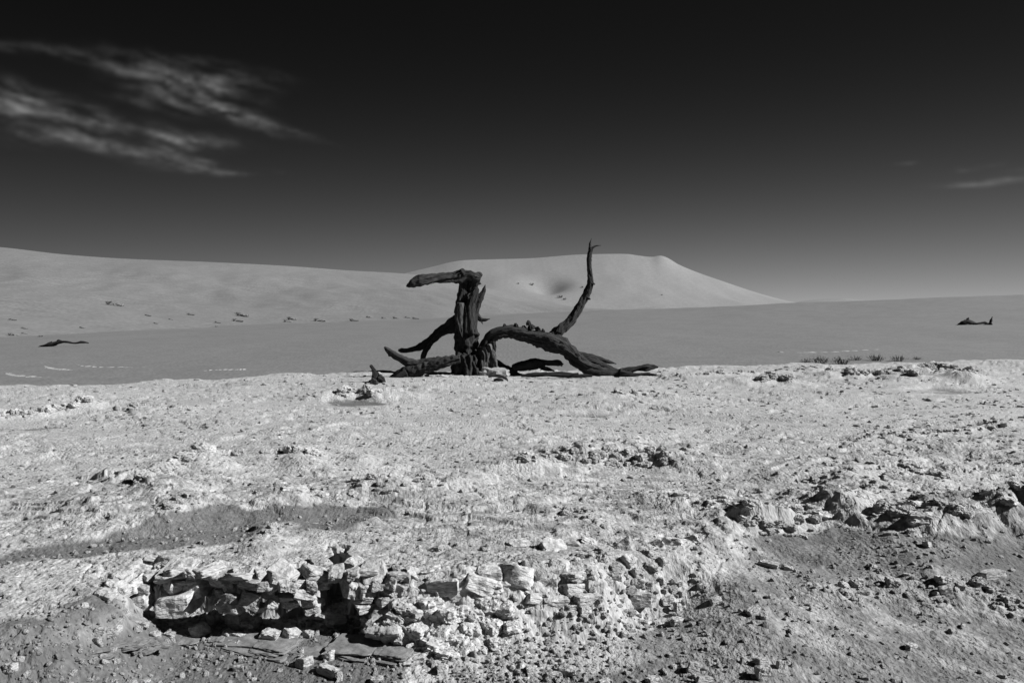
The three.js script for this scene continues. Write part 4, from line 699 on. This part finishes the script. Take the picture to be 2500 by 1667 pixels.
// ---------------------------------------------------------------- shrubs
function shrubGeo(seed, n, spread, h) {
  const r = rng(seed), P = [];
  for (let i = 0; i < n; i++) {
    const a = r() * 6.283, e = .2 + .8 * r(), x = Math.cos(a) * spread * r() * .4, z = Math.sin(a) * spread * r() * .4, L2 = h * (.5 + .6 * r());
    const tx = x + Math.cos(a) * spread * .5 * e, tz = z + Math.sin(a) * spread * .5 * e, ty = L2 * (1.1 - .5 * e), w = h * .045 * (.5 + r()), ca2 = Math.cos(a + 1.57), sa2 = Math.sin(a + 1.57);
    const mx = lerp(x, tx, .5), mz = lerp(z, tz, .5), my = ty * .62;
    P.push(x - ca2 * w, 0, z - sa2 * w, x + ca2 * w, 0, z + sa2 * w, mx, my, mz, mx - ca2 * w, my * .8, mz - sa2 * w, mx + ca2 * w, my * .8, mz + sa2 * w, tx, ty, tz);
    for (let k = 0; k < 3; k++) { const f = .5 + .5 * r(), qx = lerp(x, tx, f), qy = ty * f, qz = lerp(z, tz, f), s = h * .16 * r(); P.push(qx, qy, qz, qx + (r() - .5) * s * 2, qy + s * r(), qz + (r() - .5) * s * 2, qx + (r() - .5) * s * 2, qy + s * (r() - .3), qz + (r() - .5) * s * 2); }
  }
  const g = new THREE.BufferGeometry(); g.setAttribute('position', new THREE.Float32BufferAttribute(P, 3)); g.computeVertexNormals(); return g;
}
const SHRUB = [1, 2, 3, 4].map(i => shrubGeo(i * 9, 60, 1, .6));
// right pan edge tufts
const panPt = (px, py) => { const p = hit(px, py); return p; };
for (const [x, y, w, lab] of [[1968, 886, 26, 'wispy grey shrub at the pan edge, leftmost of the row'], [2000, 889, 44, 'broad low shrub second from left in the pan edge row'], [2053, 890, 40, 'darkest densest shrub in the middle of the pan edge row'], [2090, 880, 26, 'faint small shrub right of the darkest pan edge shrub'], [2140, 881, 36, 'rounded grey shrub at the pan edge, second from right'], [2195, 882, 34, 'tall rounded grey shrub at the right of the pan edge row'], [2240, 878, 18, 'tiny shrub at the far right of the pan edge row']]) {
  const p = onSand(x, y), k = PXM(-p.z), m = single('shrub', SHRUB[x % 4], x === 2053 ? mShrub : mShrubPale, lab, 'shrub', 'shrubs along the pan edge'); m.position.copy(p); m.position.y -= .02; m.scale.setScalar(w * k); m.rotation.y = x;
}
for (const [x, y, w, lab] of [[625, 945 - 36, 46, 'crumbling rubble clump at the left pan edge']]) { /* rubble beside the left pan edge */
  const p = hit(535, 918), t = thing('rock_outcrop', lab, 'outcrop', [p.x, p.y, p.z]);
  for (let i = 0; i < 26; i++) { const dx = (R() - .5) * 1.1, dz = (R() - .5) * .5, s = .05 + .1 * R() * R(); const m = part('stone', pick(CHIP), pick(mRocks), t); setRock(m, new THREE.Vector3(dx, .03 + .1 * (1 - Math.abs(dx) / .6) * R(), dz), s * 1.2, s, s, .5); }
}
// hummocks with shrubs on the left dune
const duneObj = scene.getObjectByName('dune'), rc = new THREE.Raycaster();
function onDune(name, px, py) {
  const P = scene.getObjectByName(name).geometry.attributes.position, [a, b] = ray(px, py); let best = 1e9, r = null;
  for (let i = 0; i < P.count; i++) { const d = -P.getZ(i), ex = P.getX(i) / d - a, ey = (P.getY(i) - EYE) / d - b, e = ex * ex + ey * ey; if (e < best) { best = e; r = i; } }
  return new THREE.Vector3().fromBufferAttribute(P, r);
}
const HUM = [[272, 744, 26], [585, 772, 22], [577, 784, 18], [252, 792, 24], [128, 792, 12], [195, 825, 16], [695, 786, 14], [712, 780, 18], [778, 784, 20], [860, 784, 16], [895, 775, 10], [925, 776, 12], [940, 778, 10], [960, 778, 12], [990, 776, 10], [1010, 778, 12], [25, 820, 16], [60, 802, 10], [58, 814, 10], [105, 828, 20], [28, 781, 12], [460, 769, 12], [480, 768, 8], [362, 770, 10], [412, 780, 8], [195, 800, 10], [530, 788, 10], [530, 800, 10], [485, 806, 8], [380, 790, 8]];
const nth = n => n + (n % 10 === 1 && n !== 11 ? 'st' : n % 10 === 2 && n !== 12 ? 'nd' : n % 10 === 3 && n !== 13 ? 'rd' : 'th'), rank = (list, i) => nth(1 + list.filter(a => a[0] < list[i][0] || a[0] === list[i][0] && list.indexOf(a) < i).length);
HUM.forEach(([x, y, w], i) => {
  const special = { 0: 'highest lone shrub hummock on the left dune', 1: 'upper of two touching shrub hummocks on the left dune', 2: 'lower of two touching shrub hummocks on the left dune', 3: 'dark shrub hummock on the lower left dune, left of the touching pair', 19: 'wide low shrub beside the far fallen tree at left', 8: 'dark rounded shrub hummock near the dune foot, left of the dead tree' }[i];
  const p = onDune('dune', x, y), k = PXM(-p.z), t = thing('shrub_hummock', special || `tiny shrub at the foot of the left dune, ${rank(HUM, i)} of the shrubs from the left`, 'shrub', [p.x, p.y, p.z], special ? undefined : 'tiny shrubs at the dune foot');
  const s = w * k; const m = part('mound', KNOB[i % 6], mSandHum(), t); m.scale.set(s * 1.5, s * .36, s * 1.2); m.position.set(s * .35, s * .05, 0);
  const f = part('foliage', SHRUB[i % 4], mShrub, t); f.scale.setScalar(s * .6); f.position.set(-s * .15, s * .12, s * .3); f.rotation.y = i;
});
var _hm; function mSandHum() { return _hm || (_hm = new THREE.MeshStandardMaterial({ color: grey(.125), roughness: 1 })); }
const SPECK = [[1298, 697, 9], [1302, 699, 8], [1267, 693, 5], [1357, 722, 7], [1368, 727, 10], [1378, 732, 7], [1424, 702, 6], [1615, 720, 4], [1440, 728, 5]];
SPECK.forEach(([x, y, w], i) => {
  const p = onDune('dune_far', x, y), s = w * PXM(-p.z), m = single('dune_shrub', SHRUB[i % 4], mShrub, `tiny dark shrub speck on the far central dune, ${rank(SPECK, i)} of the specks from the left`, 'shrub', 'shrub specks on the far dune'); m.position.copy(p); m.scale.setScalar(s * 1.3);
});

renderer.render(scene, camera);
